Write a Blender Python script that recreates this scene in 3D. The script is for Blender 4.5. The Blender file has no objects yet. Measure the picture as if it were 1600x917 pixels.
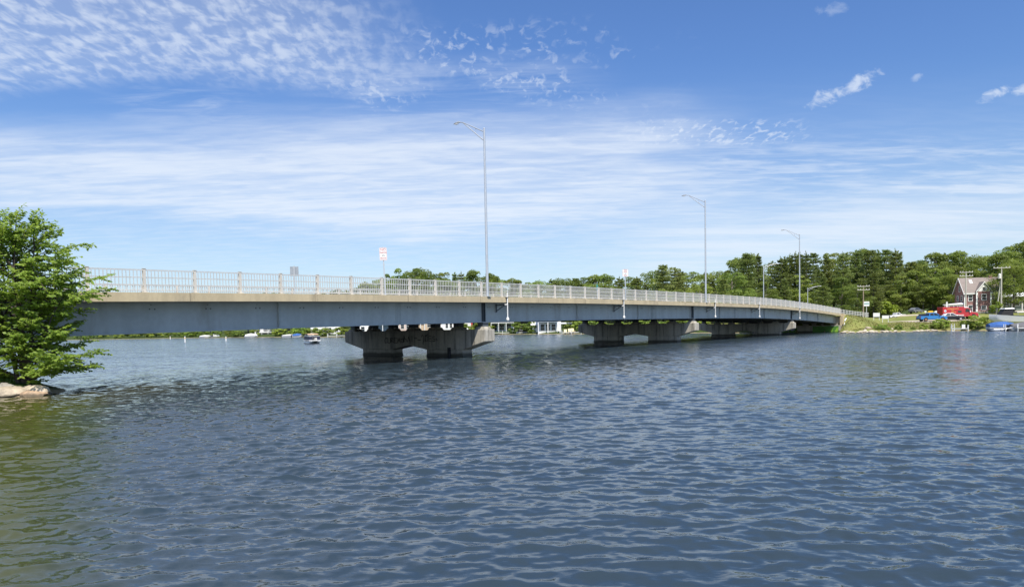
import bpy, math, random
import numpy as np
from mathutils import Vector, Matrix, Euler
random.seed(7); rng = np.random.default_rng(7)
SC = bpy.context.scene; COL = SC.collection
PI = math.pi; R = math.radians

# ------------------------------------------------------------------ camera
F = 1067.0; EYE = 2.25; PITCH = R(2.5); ROLL = R(1.1)
PX0, PY0 = 800.0, 511.0 + F*math.tan(PITCH)
cam_d = bpy.data.cameras.new('camera'); cam = bpy.data.objects.new('camera', cam_d); COL.objects.link(cam)
cam_d.sensor_width = 36; cam_d.lens = 36*F/1600
cam_d.shift_y = (PY0-458.5)/1600
cam_d.clip_start = 0.1; cam_d.clip_end = 12000
cam.location = (0, 0, EYE)
RM = Matrix.Rotation(PI/2-PITCH, 3, 'X') @ Matrix.Rotation(-ROLL, 3, 'Z')
cam.rotation_euler = RM.to_euler()
SC.camera = cam
def ray(x, y):
    return (RM @ Vector(((x-PX0)/F, -(y-PY0)/F, -1.0)))
def at(x, y, d):
    v = ray(x, y); return Vector((0, 0, EYE)) + v*(d/v.y)
def pos(x, d):                       # ground position at picture column x and depth d
    return ((x-800)/F*d, d)
def proj(X, Y, Z):
    v = RM.transposed() @ (Vector((X, Y, Z))-Vector((0, 0, EYE)))
    return PX0+F*v.x/-v.z, PY0-F*v.y/-v.z

# ------------------------------------------------------------------ node helpers
class NT:
    def __init__(s, nt): s.nt = nt
    def n(s, t, **kw):
        o = s.nt.nodes.new(t)
        for k, v in kw.items(): setattr(o, k, v)
        return o
    def put(s, sock, v):
        if v is None: return
        if hasattr(v, 'is_linked'): s.nt.links.new(v, sock)
        else: sock.default_value = v
    def m(s, op, a, b=None, c=None, clamp=False):
        o = s.n('ShaderNodeMath', operation=op, use_clamp=clamp)
        for i, v in enumerate((a, b, c)): s.put(o.inputs[i], v)
        return o.outputs[0]
    def sm(s, v, a, b, lo=0.0, hi=1.0):
        o = s.n('ShaderNodeMapRange', interpolation_type='SMOOTHSTEP')
        for i, q in enumerate((v, a, b, lo, hi)): s.put(o.inputs[i], q)
        return o.outputs[0]
    def comb(s, x, y, z):
        o = s.n('ShaderNodeCombineXYZ')
        for i, v in enumerate((x, y, z)): s.put(o.inputs[i], v)
        return o.outputs[0]
    def sep(s, v):
        o = s.n('ShaderNodeSeparateXYZ'); s.put(o.inputs[0], v); return o.outputs
    def noise(s, vec, scale, detail=3.0, rough=0.5, dist=0.0):
        o = s.n('ShaderNodeTexNoise'); s.put(o.inputs['Vector'], vec)
        o.inputs['Scale'].default_value = scale; o.inputs['Detail'].default_value = detail
        o.inputs['Roughness'].default_value = rough; o.inputs['Distortion'].default_value = dist
        return o.outputs[0]
    def mapv(s, vec, scale=(1,1,1), rot=(0,0,0), loc=(0,0,0)):
        o = s.n('ShaderNodeMapping'); s.put(o.inputs[0], vec)
        o.inputs[1].default_value = loc; o.inputs[2].default_value = rot; o.inputs[3].default_value = scale
        return o.outputs[0]
    def mix(s, f, a, b, mode='MIX'):
        o = s.n('ShaderNodeMix', data_type='RGBA', blend_type=mode)
        s.put(o.inputs[0], f)
        for i, v in ((6, a), (7, b)):
            s.put(o.inputs[i], (v[0], v[1], v[2], 1) if isinstance(v, (tuple, list)) else v)
        return o.outputs[2]
def new_mat(name):
    m = bpy.data.materials.new(name); m.use_nodes = True
    t = NT(m.node_tree); b = m.node_tree.nodes['Principled BSDF']
    return m, t, b
MATS = {}
def paint(name, col, rough=0.5, metal=0.0, var=0.12, scale=3.0, spec=0.5, streak=False, bump=0.0, dirt=None):
    """painted / cast surface with a little wear; streak stretches the wear downwards"""
    m, t, b = new_mat(name)
    tc = t.n('ShaderNodeTexCoord').outputs['Object']
    v = t.mapv(tc, (scale, scale, scale*0.12) if streak else (scale,)*3)
    f = t.noise(v, 1.0, 5, 0.6)
    f2 = t.noise(tc, scale*5, 3, 0.6)
    f = t.m('ADD', t.m('MULTIPLY', f, 0.7), t.m('MULTIPLY', f2, 0.3))
    f = t.sm(f, 0.3, 0.7)
    lo = tuple(c*(1-var) for c in col); hi = tuple(min(1, c*(1+var)) for c in col)
    c = t.mix(f, lo, hi)
    if dirt:
        g = t.sm(t.noise(t.mapv(tc, (scale*.7, scale*.7, scale*.15)), 1.0, 6, 0.65), 0.52, 0.72)
        c = t.mix(t.m('MULTIPLY', g, dirt[3]), c, dirt[:3])
    t.put(b.inputs['Base Color'], c)
    b.inputs['Roughness'].default_value = rough; b.inputs['Metallic'].default_value = metal
    b.inputs['Specular IOR Level'].default_value = spec
    if bump:
        bn = t.n('ShaderNodeBump'); bn.inputs['Strength'].default_value = bump; bn.inputs['Distance'].default_value = 0.02
        t.put(bn.inputs['Height'], t.noise(tc, scale*8, 4, 0.6)); t.put(b.inputs['Normal'], bn.outputs[0])
    MATS[name] = m; return m
def add_marks(name, pitch=None, water=False):
    '''construction joints across a concrete edge, or the stained waterline of a pier'''
    m = MATS[name]; t = NT(m.node_tree); b = m.node_tree.nodes['Principled BSDF']; old = b.inputs['Base Color'].links[0].from_socket
    tc = t.n('ShaderNodeTexCoord').outputs['Object']; x_, y_, z_ = t.sep(tc); c = old
    if pitch:
        fr = t.m('ABSOLUTE', t.m('SUBTRACT', t.m('FRACT', t.m('DIVIDE', t.m('ADD', x_, 1000.0), pitch)), 0.5))
        c = t.mix(t.sm(fr, 0.012/pitch, 0.03/pitch, 0.65, 0.0), c, (0.16, 0.13, 0.09))
        run = t.m('MULTIPLY', t.sm(fr, 0.0, 0.5/pitch, 1.0, 0.0), t.sm(t.noise(t.mapv(tc, (6, 6, 0.8)), 1.0, 4, 0.6), 0.42, 0.62))
        c = t.mix(t.m('MULTIPLY', run, 0.5), c, (0.24, 0.20, 0.14))
        c = t.mix(t.m('MULTIPLY', t.sm(t.noise(t.mapv(tc, (2.2, 2.2, 0.25)), 1.0, 5, 0.7), 0.58, 0.70), 0.35), c, (0.22, 0.19, 0.15))
    if water:
        zz = t.m('ADD', z_, t.m('MULTIPLY', t.m('SUBTRACT', t.noise(tc, 1.4, 3), 0.5), 0.22))
        c = t.mix(t.sm(zz, 0.16, 0.42, 0.85, 0.0), c, (0.035, 0.036, 0.025))
        c = t.mix(t.m('MULTIPLY', t.sm(t.noise(t.mapv(tc, (3, 3, 0.2)), 1.0, 5, 0.65), 0.50, 0.66), 0.6), c, (0.06, 0.058, 0.05))
        ln = t.m('ABSOLUTE', t.m('SUBTRACT', t.m('FRACT', t.m('DIVIDE', t.m('ADD', y_, 100.07), 1.22)), 0.5))
        c = t.mix(t.sm(ln, 0.008, 0.02, 0.4, 0.0), c, (0.12, 0.11, 0.10))
    t.put(b.inputs['Base Color'], c)
def glassy(name, col=(0.02, 0.025, 0.03)):
    m, t, b = new_mat(name); b.inputs['Base Color'].default_value = (*col, 1)
    b.inputs['Roughness'].default_value = 0.06; b.inputs['Specular IOR Level'].default_value = 0.7
    MATS[name] = m; return m
def leafy(name, c1, c2, trans=0.35, nscale=0.35, objvar=0.3):
    m, t, b = new_mat(name)
    tc = t.n('ShaderNodeTexCoord').outputs['Object']
    at_ = t.n('ShaderNodeAttribute', attribute_name='tint').outputs['Fac']
    oi = t.n('ShaderNodeObjectInfo').outputs['Random']
    f = t.m('ADD', t.m('MULTIPLY', t.noise(tc, nscale, 2), 0.5), t.m('MULTIPLY', at_, 0.5))
    f = t.sm(f, 0.2, 0.8)
    c = t.mix(f, c1, c2)
    if objvar:                                       # every tree has its own tone
        hv = t.n('ShaderNodeHueSaturation'); t.put(hv.inputs['Color'], c)
        t.put(hv.inputs['Value'], t.m('MULTIPLY_ADD', oi, objvar*2.4, 1.0-objvar)); t.put(hv.inputs['Hue'], t.m('MULTIPLY_ADD', t.m('FRACT', t.m('MULTIPLY', oi, 7.3)), -0.035, 0.51))
        c = hv.outputs[0]
    t.put(b.inputs['Base Color'], c); b.inputs['Roughness'].default_value = 0.5
    b.inputs['Specular IOR Level'].default_value = 0.35
    tr = t.n('ShaderNodeBsdfTranslucent'); t.put(tr.inputs[0], t.mix(0.5, c, (c2[0]*1.3, c2[1]*1.25, c2[2]*0.6)))
    mx = t.n('ShaderNodeMixShader'); mx.inputs[0].default_value = trans
    out = t.nt.nodes['Material Output']
    t.nt.links.new(b.outputs[0], mx.inputs[1]); t.nt.links.new(tr.outputs[0], mx.inputs[2]); t.nt.links.new(mx.outputs[0], out.inputs[0])
    MATS[name] = m; return m

paint('concrete_tan', (0.50, 0.415, 0.265), 0.85, var=0.13, scale=1.2, streak=True, bump=0.25, dirt=(0.27, 0.23, 0.17, 0.45))
paint('concrete_grey', (0.43, 0.40, 0.335), 0.85, var=0.22, scale=1.0, streak=True, bump=0.3, dirt=(0.09, 0.09, 0.085, 0.75))
add_marks('concrete_tan', pitch=7.2); add_marks('concrete_grey', water=True)
paint('concrete_pale', (0.52, 0.47, 0.37), 0.85, var=0.12, scale=1.5, bump=0.3)
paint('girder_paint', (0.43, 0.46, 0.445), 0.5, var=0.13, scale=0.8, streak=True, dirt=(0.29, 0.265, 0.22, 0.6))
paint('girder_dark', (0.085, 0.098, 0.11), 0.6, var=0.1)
paint('bolt', (0.03, 0.035, 0.04), 0.7)
paint('rail_grey', (0.58, 0.58, 0.56), 0.5, metal=0.15, var=0.08, scale=2)
paint('post_grey', (0.62, 0.585, 0.52), 0.6, metal=0.05, var=0.08, scale=2)
paint('galvanised', (0.56, 0.58, 0.60), 0.38, metal=0.45, var=0.06, scale=4)
paint('white_paint', (0.80, 0.80, 0.78), 0.45, var=0.05, scale=2)
paint('off_white', (0.68, 0.67, 0.63), 0.6, var=0.07, scale=0.6)
paint('asphalt', (0.055, 0.055, 0.055), 0.9, var=0.2, scale=2, bump=0.3)
paint('graffiti_shadow_black', (0.022, 0.022, 0.026), 0.7)
paint('graffiti_green', (0.08, 0.22, 0.035), 0.6, var=0.35, scale=0.9)
paint('graffiti_lilac', (0.42, 0.42, 0.58), 0.6, var=0.3, scale=2.5)
paint('graffiti_lime', (0.25, 0.48, 0.05), 0.6)
paint('sign_red', (0.45, 0.04, 0.05), 0.5)
paint('sign_black', (0.03, 0.03, 0.03), 0.5)
paint('sign_back', (0.33, 0.36, 0.39), 0.5, metal=0.3)
paint('teal_paint', (0.06, 0.28, 0.25), 0.5)
paint('yellow_paint', (0.85, 0.50, 0.03), 0.5)
paint('bark', (0.075, 0.06, 0.05), 0.9, var=0.3, scale=5, streak=True, bump=0.6)
paint('bark_grey', (0.17, 0.15, 0.13), 0.9, var=0.3, scale=1.5, streak=True)
paint('pole_wood', (0.32, 0.25, 0.18), 0.85, var=0.2, scale=2, streak=True)
paint('pole_pale', (0.47, 0.45, 0.40), 0.85, var=0.15, scale=2, streak=True)
paint('rock_tan', (0.43, 0.36, 0.27), 0.85, var=0.3, scale=2.2, bump=0.8)
paint('rock_orange', (0.42, 0.29, 0.19), 0.85, var=0.3, scale=2.2, bump=0.8)
paint('rock_grey', (0.27, 0.25, 0.22), 0.85, var=0.25, scale=2.2, bump=0.8)
paint('rock_pale', (0.55, 0.48, 0.38), 0.85, var=0.25, scale=2.5, bump=0.6)
for n_ in ('rock_tan', 'rock_orange', 'rock_grey', 'rock_pale'):      # stones are wet and dark just above the water
    m = MATS[n_]; t = NT(m.node_tree); b = m.node_tree.nodes['Principled BSDF']; c = b.inputs['Base Color'].links[0].from_socket
    p_ = t.n('ShaderNodeNewGeometry').outputs['Position']; z_ = t.sep(p_)[2]
    w_ = t.sm(t.m('ADD', z_, t.m('MULTIPLY', t.m('SUBTRACT', t.noise(p_, 5.0, 3), 0.5), 0.12)), 0.05, 0.14, 0.8, 0.0)
    c = t.mix(t.sm(t.noise(p_, 3.2, 5, 0.7), 0.52, 0.68, 0.0, 0.55), c, (0.17, 0.145, 0.11))
    t.put(b.inputs['Base Color'], t.mix(w_, c, (0.07, 0.06, 0.04)))
paint('brick_red', (0.27, 0.145, 0.135), 0.8, var=0.18, scale=1.5)
paint('roof_brown', (0.24, 0.20, 0.18), 0.85, var=0.12, scale=1.5)
paint('roof_grey', (0.23, 0.23, 0.235), 0.85, var=0.12)
paint('roof_red', (0.42, 0.16, 0.13), 0.8, var=0.15)
paint('roof_white', (0.75, 0.75, 0.73), 0.6, var=0.06)
paint('wall_tan', (0.52, 0.40, 0.29), 0.8, var=0.08)
paint('wall_pink', (0.58, 0.46, 0.40), 0.8, var=0.1)
paint('wall_slate', (0.24, 0.29, 0.35), 0.7, var=0.15)
paint('wall_sage', (0.22, 0.26, 0.24), 0.8, var=0.1)
paint('barn_red', (0.50, 0.04, 0.05), 0.6, var=0.1)
paint('pale_green', (0.40, 0.58, 0.50), 0.6)
paint('car_blue', (0.03, 0.17, 0.44), 0.25, var=0.04, spec=0.6)
paint('car_red', (0.40, 0.025, 0.035), 0.25, var=0.05, spec=0.6)
paint('car_white', (0.75, 0.75, 0.75), 0.3, var=0.03)
paint('car_black', (0.012, 0.013, 0.02), 0.2)
paint('car_grey', (0.16, 0.17, 0.18), 0.35)
paint('gold_letter', (0.72, 0.48, 0.14), 0.4)
paint('tyre', (0.02, 0.02, 0.02), 0.85)
paint('rim_bronze', (0.30, 0.17, 0.10), 0.4, metal=0.4)
paint('rim_silver', (0.6, 0.6, 0.62), 0.35, metal=0.6)
paint('lamp_red', (0.55, 0.02, 0.02), 0.3)
paint('lamp_clear', (0.8, 0.8, 0.78), 0.15)
paint('canvas_blue', (0.035, 0.11, 0.33), 0.7, var=0.2, scale=1.5)
paint('canvas_grey', (0.12, 0.12, 0.125), 0.75, var=0.2, scale=1.5)
paint('canvas_black', (0.012, 0.012, 0.014), 0.7)
paint('canvas_tan', (0.60, 0.42, 0.26), 0.75, var=0.1)
paint('canvas_navy', (0.015, 0.02, 0.05), 0.6)
paint('hull_white', (0.78, 0.78, 0.77), 0.25, var=0.04)
paint('aluminium', (0.55, 0.57, 0.6), 0.35, metal=0.6)
paint('timber_brown', (0.10, 0.07, 0.05), 0.85, var=0.3)
paint('chair_cream', (0.70, 0.60, 0.36), 0.6)
paint('sand_gravel', (0.50, 0.43, 0.33), 0.9, var=0.15, scale=0.5)
glassy('window_glass'); glassy('window_blue', (0.06, 0.09, 0.12))
leafy('leaf_near', (0.14, 0.235, 0.034), (0.34, 0.46, 0.075), 0.50, 0.8, 0.0)
leafy('leaf_broad', (0.115, 0.185, 0.040), (0.27, 0.34, 0.075), 0.48, 0.25)
leafy('leaf_pine', (0.11, 0.17, 0.056), (0.25, 0.305, 0.10), 0.42, 0.25)
leafy('leaf_lime', (0.17, 0.27, 0.03), (0.30, 0.40, 0.04), 0.35, 0.6, 0.1)
leafy('leaf_shrub', (0.14, 0.22, 0.036), (0.28, 0.37, 0.065), 0.3, 0.6)
leafy('leaf_dry', (0.16, 0.165, 0.045), (0.30, 0.27, 0.10), 0.3, 0.4, 0.0)
leafy('grass_blade', (0.10, 0.19, 0.03), (0.22, 0.32, 0.06), 0.4, 0.8, 0.0)

# ------------------------------------------------------------------ mesh helpers
class MB:
    def __init__(s): s.v = []; s.f = []; s.mi = []
    def add(s, vs, fs, mi=0):
        o = len(s.v); s.v += [tuple(v) for v in vs]
        for f in fs: s.f.append(tuple(o+i for i in f)); s.mi.append(mi)
        return s
    def box(s, x0, x1, y0, y1, z0, z1, mi=0):
        vs = [(x0,y0,z0),(x1,y0,z0),(x1,y1,z0),(x0,y1,z0),(x0,y0,z1),(x1,y0,z1),(x1,y1,z1),(x0,y1,z1)]
        return s.add(vs, [(0,3,2,1),(4,5,6,7),(0,1,5,4),(1,2,6,5),(2,3,7,6),(3,0,4,7)], mi)
    def hexa(s, b, t, mi=0):          # bottom 4 and top 4 corners
        return s.add(list(b)+list(t), [(0,3,2,1),(4,5,6,7),(0,1,5,4),(1,2,6,5),(2,3,7,6),(3,0,4,7)], mi)
    def tube(s, pts, rad, n=8, mi=0, caps=True):
        pts = [Vector(p) for p in pts]; rs = rad if isinstance(rad, (list, tuple)) else [rad]*len(pts)
        o = len(s.v); up = None
        for i, p in enumerate(pts):
            d = (pts[min(i+1, len(pts)-1)]-pts[max(i-1, 0)]).normalized()
            a = Vector((0,0,1)) if abs(d.z) < 0.95 else Vector((1,0,0))
            u = d.cross(a).normalized(); w = d.cross(u)
            for k in range(n):
                c = p + (u*math.cos(2*PI*k/n)+w*math.sin(2*PI*k/n))*rs[i]; s.v.append(tuple(c))
        for i in range(len(pts)-1):
            for k in range(n):
                s.f.append((o+i*n+k, o+i*n+(k+1)%n, o+(i+1)*n+(k+1)%n, o+(i+1)*n+k)); s.mi.append(mi)
        if caps:
            s.f.append(tuple(o+k for k in range(n))[::-1]); s.mi.append(mi)
            e = o+(len(pts)-1)*n; s.f.append(tuple(e+k for k in range(n))); s.mi.append(mi)
        return s
    def prism(s, poly, axis, a, b, mi=0):   # poly of 2D points swept along an axis
        def P(p, t):
            return {'x': (t, p[0], p[1]), 'y': (p[0], t, p[1]), 'z': (p[0], p[1], t)}[axis]
        n = len(poly); vs = [P(p, a) for p in poly]+[P(p, b) for p in poly]
        fs = [tuple(range(n))[::-1], tuple(range(n, 2*n))]+[(i, (i+1)%n, n+(i+1)%n, n+i) for i in range(n)]
        return s.add(vs, fs, mi)
    def sphere(s, c, r, n=10, mi=0, sz=1.0):
        vs = []; m = n//2
        for i in range(m+1):
            th = PI*i/m
            for k in range(n):
                vs.append((c[0]+r*math.sin(th)*math.cos(2*PI*k/n), c[1]+r*math.sin(th)*math.sin(2*PI*k/n), c[2]+r*sz*math.cos(th)))
        fs = [(i*n+k, (i+1)*n+k, (i+1)*n+(k+1)%n, i*n+(k+1)%n) for i in range(m) for k in range(n)]
        return s.add(vs, fs, mi)
    def build(s, name, mats, parent=None, smooth=False, loc=None, fixn=True):
        me = bpy.data.meshes.new(name); me.from_pydata(s.v, [], s.f)
        if not isinstance(mats, (list, tuple)): mats = [mats]
        for m in mats: me.materials.append(MATS[m] if isinstance(m, str) else m)
        if len(mats) > 1: me.polygons.foreach_set('material_index', s.mi)
        if smooth: me.polygons.foreach_set('use_smooth', [True]*len(s.f))
        me.update()
        if fixn:
            import bmesh
            bm = bmesh.new(); bm.from_mesh(me); bmesh.ops.recalc_face_normals(bm, faces=bm.faces); bm.to_mesh(me); bm.free()
        if smooth == 'auto':
            try: me.set_sharp_from_angle(angle=R(35))
            except Exception: pass
        o = bpy.data.objects.new(name, me); COL.objects.link(o)
        if parent: o.parent = parent
        if loc is not None: o.location = loc
        return o
def tag(o, label=None, cat=None, group=None, kind=None):
    if label: o['label'] = label
    if cat: o['category'] = cat
    if group: o['group'] = group
    if kind: o['kind'] = kind
    return o
def thing(name, label, cat, loc=(0,0,0), rz=0.0, group=None, rot=None):
    o = bpy.data.objects.new(name, None); COL.objects.link(o); o.empty_display_size = 0.2
    o.location = loc; o.rotation_euler = rot if rot else (0, 0, rz)
    return tag(o, label, cat, group)
KIDS = {}
def copy_thing(o, loc, rz=0.0, scale=(1,1,1), label=None, group=None):
    def rec(src, parent):
        c = src.copy(); COL.objects.link(c)
        if parent: c.parent = parent
        for ch in src.children: rec(ch, c)
        return c
    c = rec(o, None); c.location = loc; c.rotation_euler = (0, 0, rz); c.scale = scale
    if label: c['label'] = label
    if group: c['group'] = group
    return c
def text_mesh(body, size, mat, name, parent, loc, rot, align='CENTER', xs=1.0, depth=0.002):
    cu = bpy.data.curves.new('t', 'FONT'); cu.body = body; cu.size = size; cu.align_x = align; cu.align_y = 'CENTER'
    cu.extrude = depth; cu.resolution_u = 3
    to = bpy.data.objects.new('t', cu); COL.objects.link(to)
    dg = bpy.context.evaluated_depsgraph_get(); me = bpy.data.meshes.new_from_object(to.evaluated_get(dg))
    bpy.data.objects.remove(to); me.materials.clear(); me.materials.append(MATS[mat])
    o = bpy.data.objects.new(name, me); COL.objects.link(o); o.parent = parent
    o.location = loc; o.rotation_euler = rot; o.scale = (xs, 1, 1); return o
def leaf_mesh(name, c, n, l, w, tint, mat, parent=None, droop=None):
    """many diamond leaves: centres c, leaf axis l (vectors), width vectors w"""
    N = len(c)
    v = np.empty((N, 4, 3)); v[:, 0] = c-l; v[:, 1] = c+w; v[:, 2] = c+l; v[:, 3] = c-w
    if droop is not None: v[:, 1] += droop; v[:, 3] += droop
    me = bpy.data.meshes.new(name)
    me.vertices.add(N*4); me.vertices.foreach_set('co', v.reshape(-1))
    me.loops.add(N*4); me.loops.foreach_set('vertex_index', np.arange(N*4, dtype=np.int32))
    me.polygons.add(N); me.polygons.foreach_set('loop_start', np.arange(0, N*4, 4, dtype=np.int32))
    a = me.attributes.new('tint', 'FLOAT', 'POINT'); a.data.foreach_set('value', np.repeat(tint, 4).astype(np.float32))
    me.materials.append(MATS[mat]); me.update(calc_edges=True); me.validate()
    o = bpy.data.objects.new(name, me); COL.objects.link(o)
    if parent: o.parent = parent
    return o
def unit(a): return a/np.maximum(np.linalg.norm(a, axis=-1, keepdims=True), 1e-9)

# ------------------------------------------------------------------ sun + sky
# sun from behind the camera, slightly right
BX, BY = 0.787/1.2726, 1/1.2726                  # bridge direction; outward normal (towards camera) = (BY,-BX)
sh = Vector((BY*1.0-BX*0.8, -BX*1.0-BY*0.8, 1.9)).normalized()
sun_el = math.asin(sh.z); sun_az = math.atan2(sh.x, sh.y)
sd = bpy.data.lights.new('sun', 'SUN'); sd.energy = 4.2; sd.angle = R(0.53); sd.color = (1.0, 0.94, 0.84)
so = bpy.data.objects.new('sun', sd); COL.objects.link(so); so.rotation_euler = sh.to_track_quat('Z', 'Y').to_euler()
W = bpy.data.worlds.new('World'); SC.world = W; W.use_nodes = True
t = NT(W.node_tree); bg = W.node_tree.nodes['Background']
sky = t.n('ShaderNodeTexSky', sky_type='NISHITA'); sky.sun_disc = False
sky.sun_elevation = sun_el; sky.sun_rotation = sun_az
sky.altitude = 200; sky.air_density = 1.0; sky.dust_density = 0.5; sky.ozone_density = 2.2
g = t.n('ShaderNodeTexCoord').outputs['Generated']
dx, dy, dz = t.sep(g)
dyc = t.m('MAXIMUM', t.m('ABSOLUTE', dy), 0.12)
u = t.m('DIVIDE', dx, dyc); v = t.m('DIVIDE', dz, dyc)
PX = t.m('MULTIPLY_ADD', u, F, 800.0)
PY = t.m('SUBTRACT', t.m('MULTIPLY_ADD', u, -20.5, 511.0), t.m('MULTIPLY', v, F))
dzc = t.m('ADD', t.m('MAXIMUM', dz, 0.0), 0.06)
p = t.comb(t.m('DIVIDE', dx, dzc), t.m('DIVIDE', dy, dzc), 0.0)     # plane of a high cloud layer
band = lambda v_, a, b, c, d: t.m('MULTIPLY', t.sm(v_, a, b), t.sm(v_, c, d, 1.0, 0.0))
warp = t.noise(p, 1.3, 2)
# mackerel sky, upper left
cell = t.noise(t.mapv(p, (1.45, 0.78, 1), (0, 0, 0.25)), 17.0, 3.0, 0.55, 0.35)
row = t.noise(t.mapv(p, (3.0, 7.5, 1), (0, 0, -0.62)), 2.3, 2, 0.5, 0.6)
ac = t.sm(t.m('ADD', t.m('MULTIPLY', cell, 0.72), t.m('MULTIPLY', row, 0.28)), 0.40, 0.66)
edge = t.m('ADD', PY, t.m('MULTIPLY', t.m('SUBTRACT', warp, 0.5), 130.0))
mA = t.m('MULTIPLY', t.sm(edge, 105, 160, 1.0, 0.0), t.sm(t.m('MULTIPLY_ADD', edge, -0.6, PX), 380, 700, 1.0, 0.0))
mA2 = t.m('MULTIPLY', t.m('MULTIPLY', band(edge, 30, 75, 130, 190), band(PX, 420, 640, 900, 1120)), t.sm(t.noise(p, 3.2, 2), 0.42, 0.6))
mA3 = t.m('MULTIPLY', band(PX, 950, 1060, 1210, 1290), band(PY, 185, 203, 222, 238))
cellf = t.noise(t.mapv(p, (1.5, 0.8, 1), (0, 0, 0.3)), 19.0, 3, 0.55, 0.5)
acf = t.sm(cellf, 0.5, 0.68)
aA = t.m('MULTIPLY', ac, t.m('MULTIPLY', mA, 0.50))
veilA = t.m('MULTIPLY', mA, 0.20)
aA2 = t.m('MULTIPLY', acf, t.m('MULTIPLY', mA2, 0.40))
aA3 = t.m('MULTIPLY', acf, t.m('MULTIPLY', mA3, 0.50))
# layered veil of cirrostratus from the left, running out to the right
st1 = t.noise(t.mapv(p, (0.30, 1.6, 1), (0, 0, 0.06)), 1.9, 6, 0.58, 0.6)
st2 = t.noise(t.mapv(p, (0.7, 2.2, 1), (0, 0, 0.25)), 6.0, 4, 0.6, 0.5)
pyw = t.m('ADD', PY, t.m('MULTIPLY', t.m('SUBTRACT', t.noise(t.mapv(p, (0.5, 1, 1)), 2.2, 4, 0.6), 0.5), 95.0))
top = t.m('ADD', t.sm(PX, 0, 900, 198.0, 165.0), 0.0)
bot = t.m('ADD', t.sm(PX, 120, 640, 325.0, 372.0), t.sm(PX, 650, 1050, 0.0, -35.0))
mB = t.m('MULTIPLY', t.sm(t.m('SUBTRACT', pyw, top), -30, 75), t.sm(t.m('SUBTRACT', pyw, bot), -24, 22, 1.0, 0.0))
mB = t.m('MULTIPLY', mB, t.sm(t.m('ADD', PX, t.m('MULTIPLY', t.m('SUBTRACT', warp, 0.5), 500.0)), 930, 1230, 1.0, 0.0))
aB = t.m('MULTIPLY', mB, t.m('ADD', 0.34, t.m('MULTIPLY', t.sm(t.m('ADD', t.m('MULTIPLY', st1, 0.68), t.m('MULTIPLY', st2, 0.32)), 0.36, 0.64), 0.44)))
# lower veil on the right
cy = t.sm(PX, 980, 1650, 372.0, 318.0)
mC = t.m('MULTIPLY', t.sm(t.m('SUBTRACT', pyw, cy), -62, 6), t.sm(t.m('SUBTRACT', pyw, cy), 20, 85, 1.0, 0.0))
mC = t.m('MULTIPLY', mC, t.sm(PX, 860, 1130))
aC = t.m('MULTIPLY', mC, t.m('ADD', 0.30, t.m('MULTIPLY', t.sm(st1, 0.35, 0.62), 0.36)))
# thin wisps: left of the middle and right of the veil
wis = t.sm(t.m('ADD', t.m('MULTIPLY', st1, 0.55), t.m('MULTIPLY', st2, 0.45)), 0.42, 0.68)
mD = t.m('MULTIPLY', band(PX, 130, 260, 330, 460), band(pyw, 120, 160, 180, 205))
mE = t.m('MULTIPLY', band(PX, 420, 640, 780, 1000), band(pyw, 85, 130, 165, 200))
mG = t.m('MULTIPLY', t.sm(PX, 980, 1200), band(pyw, 205, 245, 290, 330))
aD = t.m('MULTIPLY', wis, t.m('ADD', t.m('ADD', t.m('MULTIPLY', mD, 0.45), t.m('MULTIPLY', mE, 0.34)), t.m('MULTIPLY', mG, 0.45)))
# three small fair weather puffs on the right
def puff(cx, cy_, ang, L, H, k):
    a = t.m('SUBTRACT', PX, cx); b_ = t.m('SUBTRACT', PY, cy_); ca, sa = math.cos(ang), math.sin(ang)
    e = t.m('ADD', t.m('POWER', t.m('DIVIDE', t.m('ADD', t.m('MULTIPLY', a, ca), t.m('MULTIPLY', b_, sa)), L), 2.0),
            t.m('POWER', t.m('DIVIDE', t.m('SUBTRACT', t.m('MULTIPLY', b_, ca), t.m('MULTIPLY', a, sa)), H), 2.0))
    nn = t.noise(t.comb(t.m('MULTIPLY', PX, 0.02), t.m('MULTIPLY', PY, 0.03), 0.3), 1.6, 6, 0.62, 0.3)
    return t.m('MULTIPLY', t.sm(t.m('SUBTRACT', t.m('MULTIPLY', t.m('SUBTRACT', nn, 0.36), 3.3), e), -0.15, 0.75), k)
aF = t.m('MAXIMUM', puff(1322, 144, -0.40, 74, 19, 0.62), puff(1545, 158, -0.5, 38, 14, 0.55))
aF = t.m('MAXIMUM', aF, puff(1605, 143, -0.4, 36, 13, 0.5)); aF = t.m('MAXIMUM', aF, puff(1430, 128, -0.3, 18, 9, 0.3))
aF = t.m('MAXIMUM', aF, puff(1305, 24, -0.3, 44, 15, 0.2))
inv = lambda a: t.m('SUBTRACT', 1.0, a)
tr_ = inv(aA)
aH = t.m('MULTIPLY', t.sm(PY, -170, -10, 1.0, 0.0), t.m('ADD', 0.05, t.m('MULTIPLY', ac, 0.12)))     # unseen cloud added overhead to brighten water reflections and fill shadows
for a_ in (aH, veilA, aA2, aA3, aB, aC, aD, aF): tr_ = t.m('MULTIPLY', tr_, inv(a_))
low = t.m('MULTIPLY', t.sm(t.m('ADD', PY, t.m('MULTIPLY', PX, 0.03)), 130, 470), t.m('ADD', 0.30, t.m('MULTIPLY', t.sm(st2, 0.35, 0.7), 0.18)))                      # pale haze of thin cloud low down
tr_ = t.m('MULTIPLY', tr_, inv(low))
alpha = t.m('MINIMUM', t.m('SUBTRACT', 1.0, tr_), 0.96)
alpha = t.m('MULTIPLY', alpha, t.sm(dz, -0.01, 0.02))
hs = t.n('ShaderNodeHueSaturation'); hs.inputs['Saturation'].default_value = 1.0
t.put(hs.inputs['Color'], sky.outputs[0])
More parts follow.
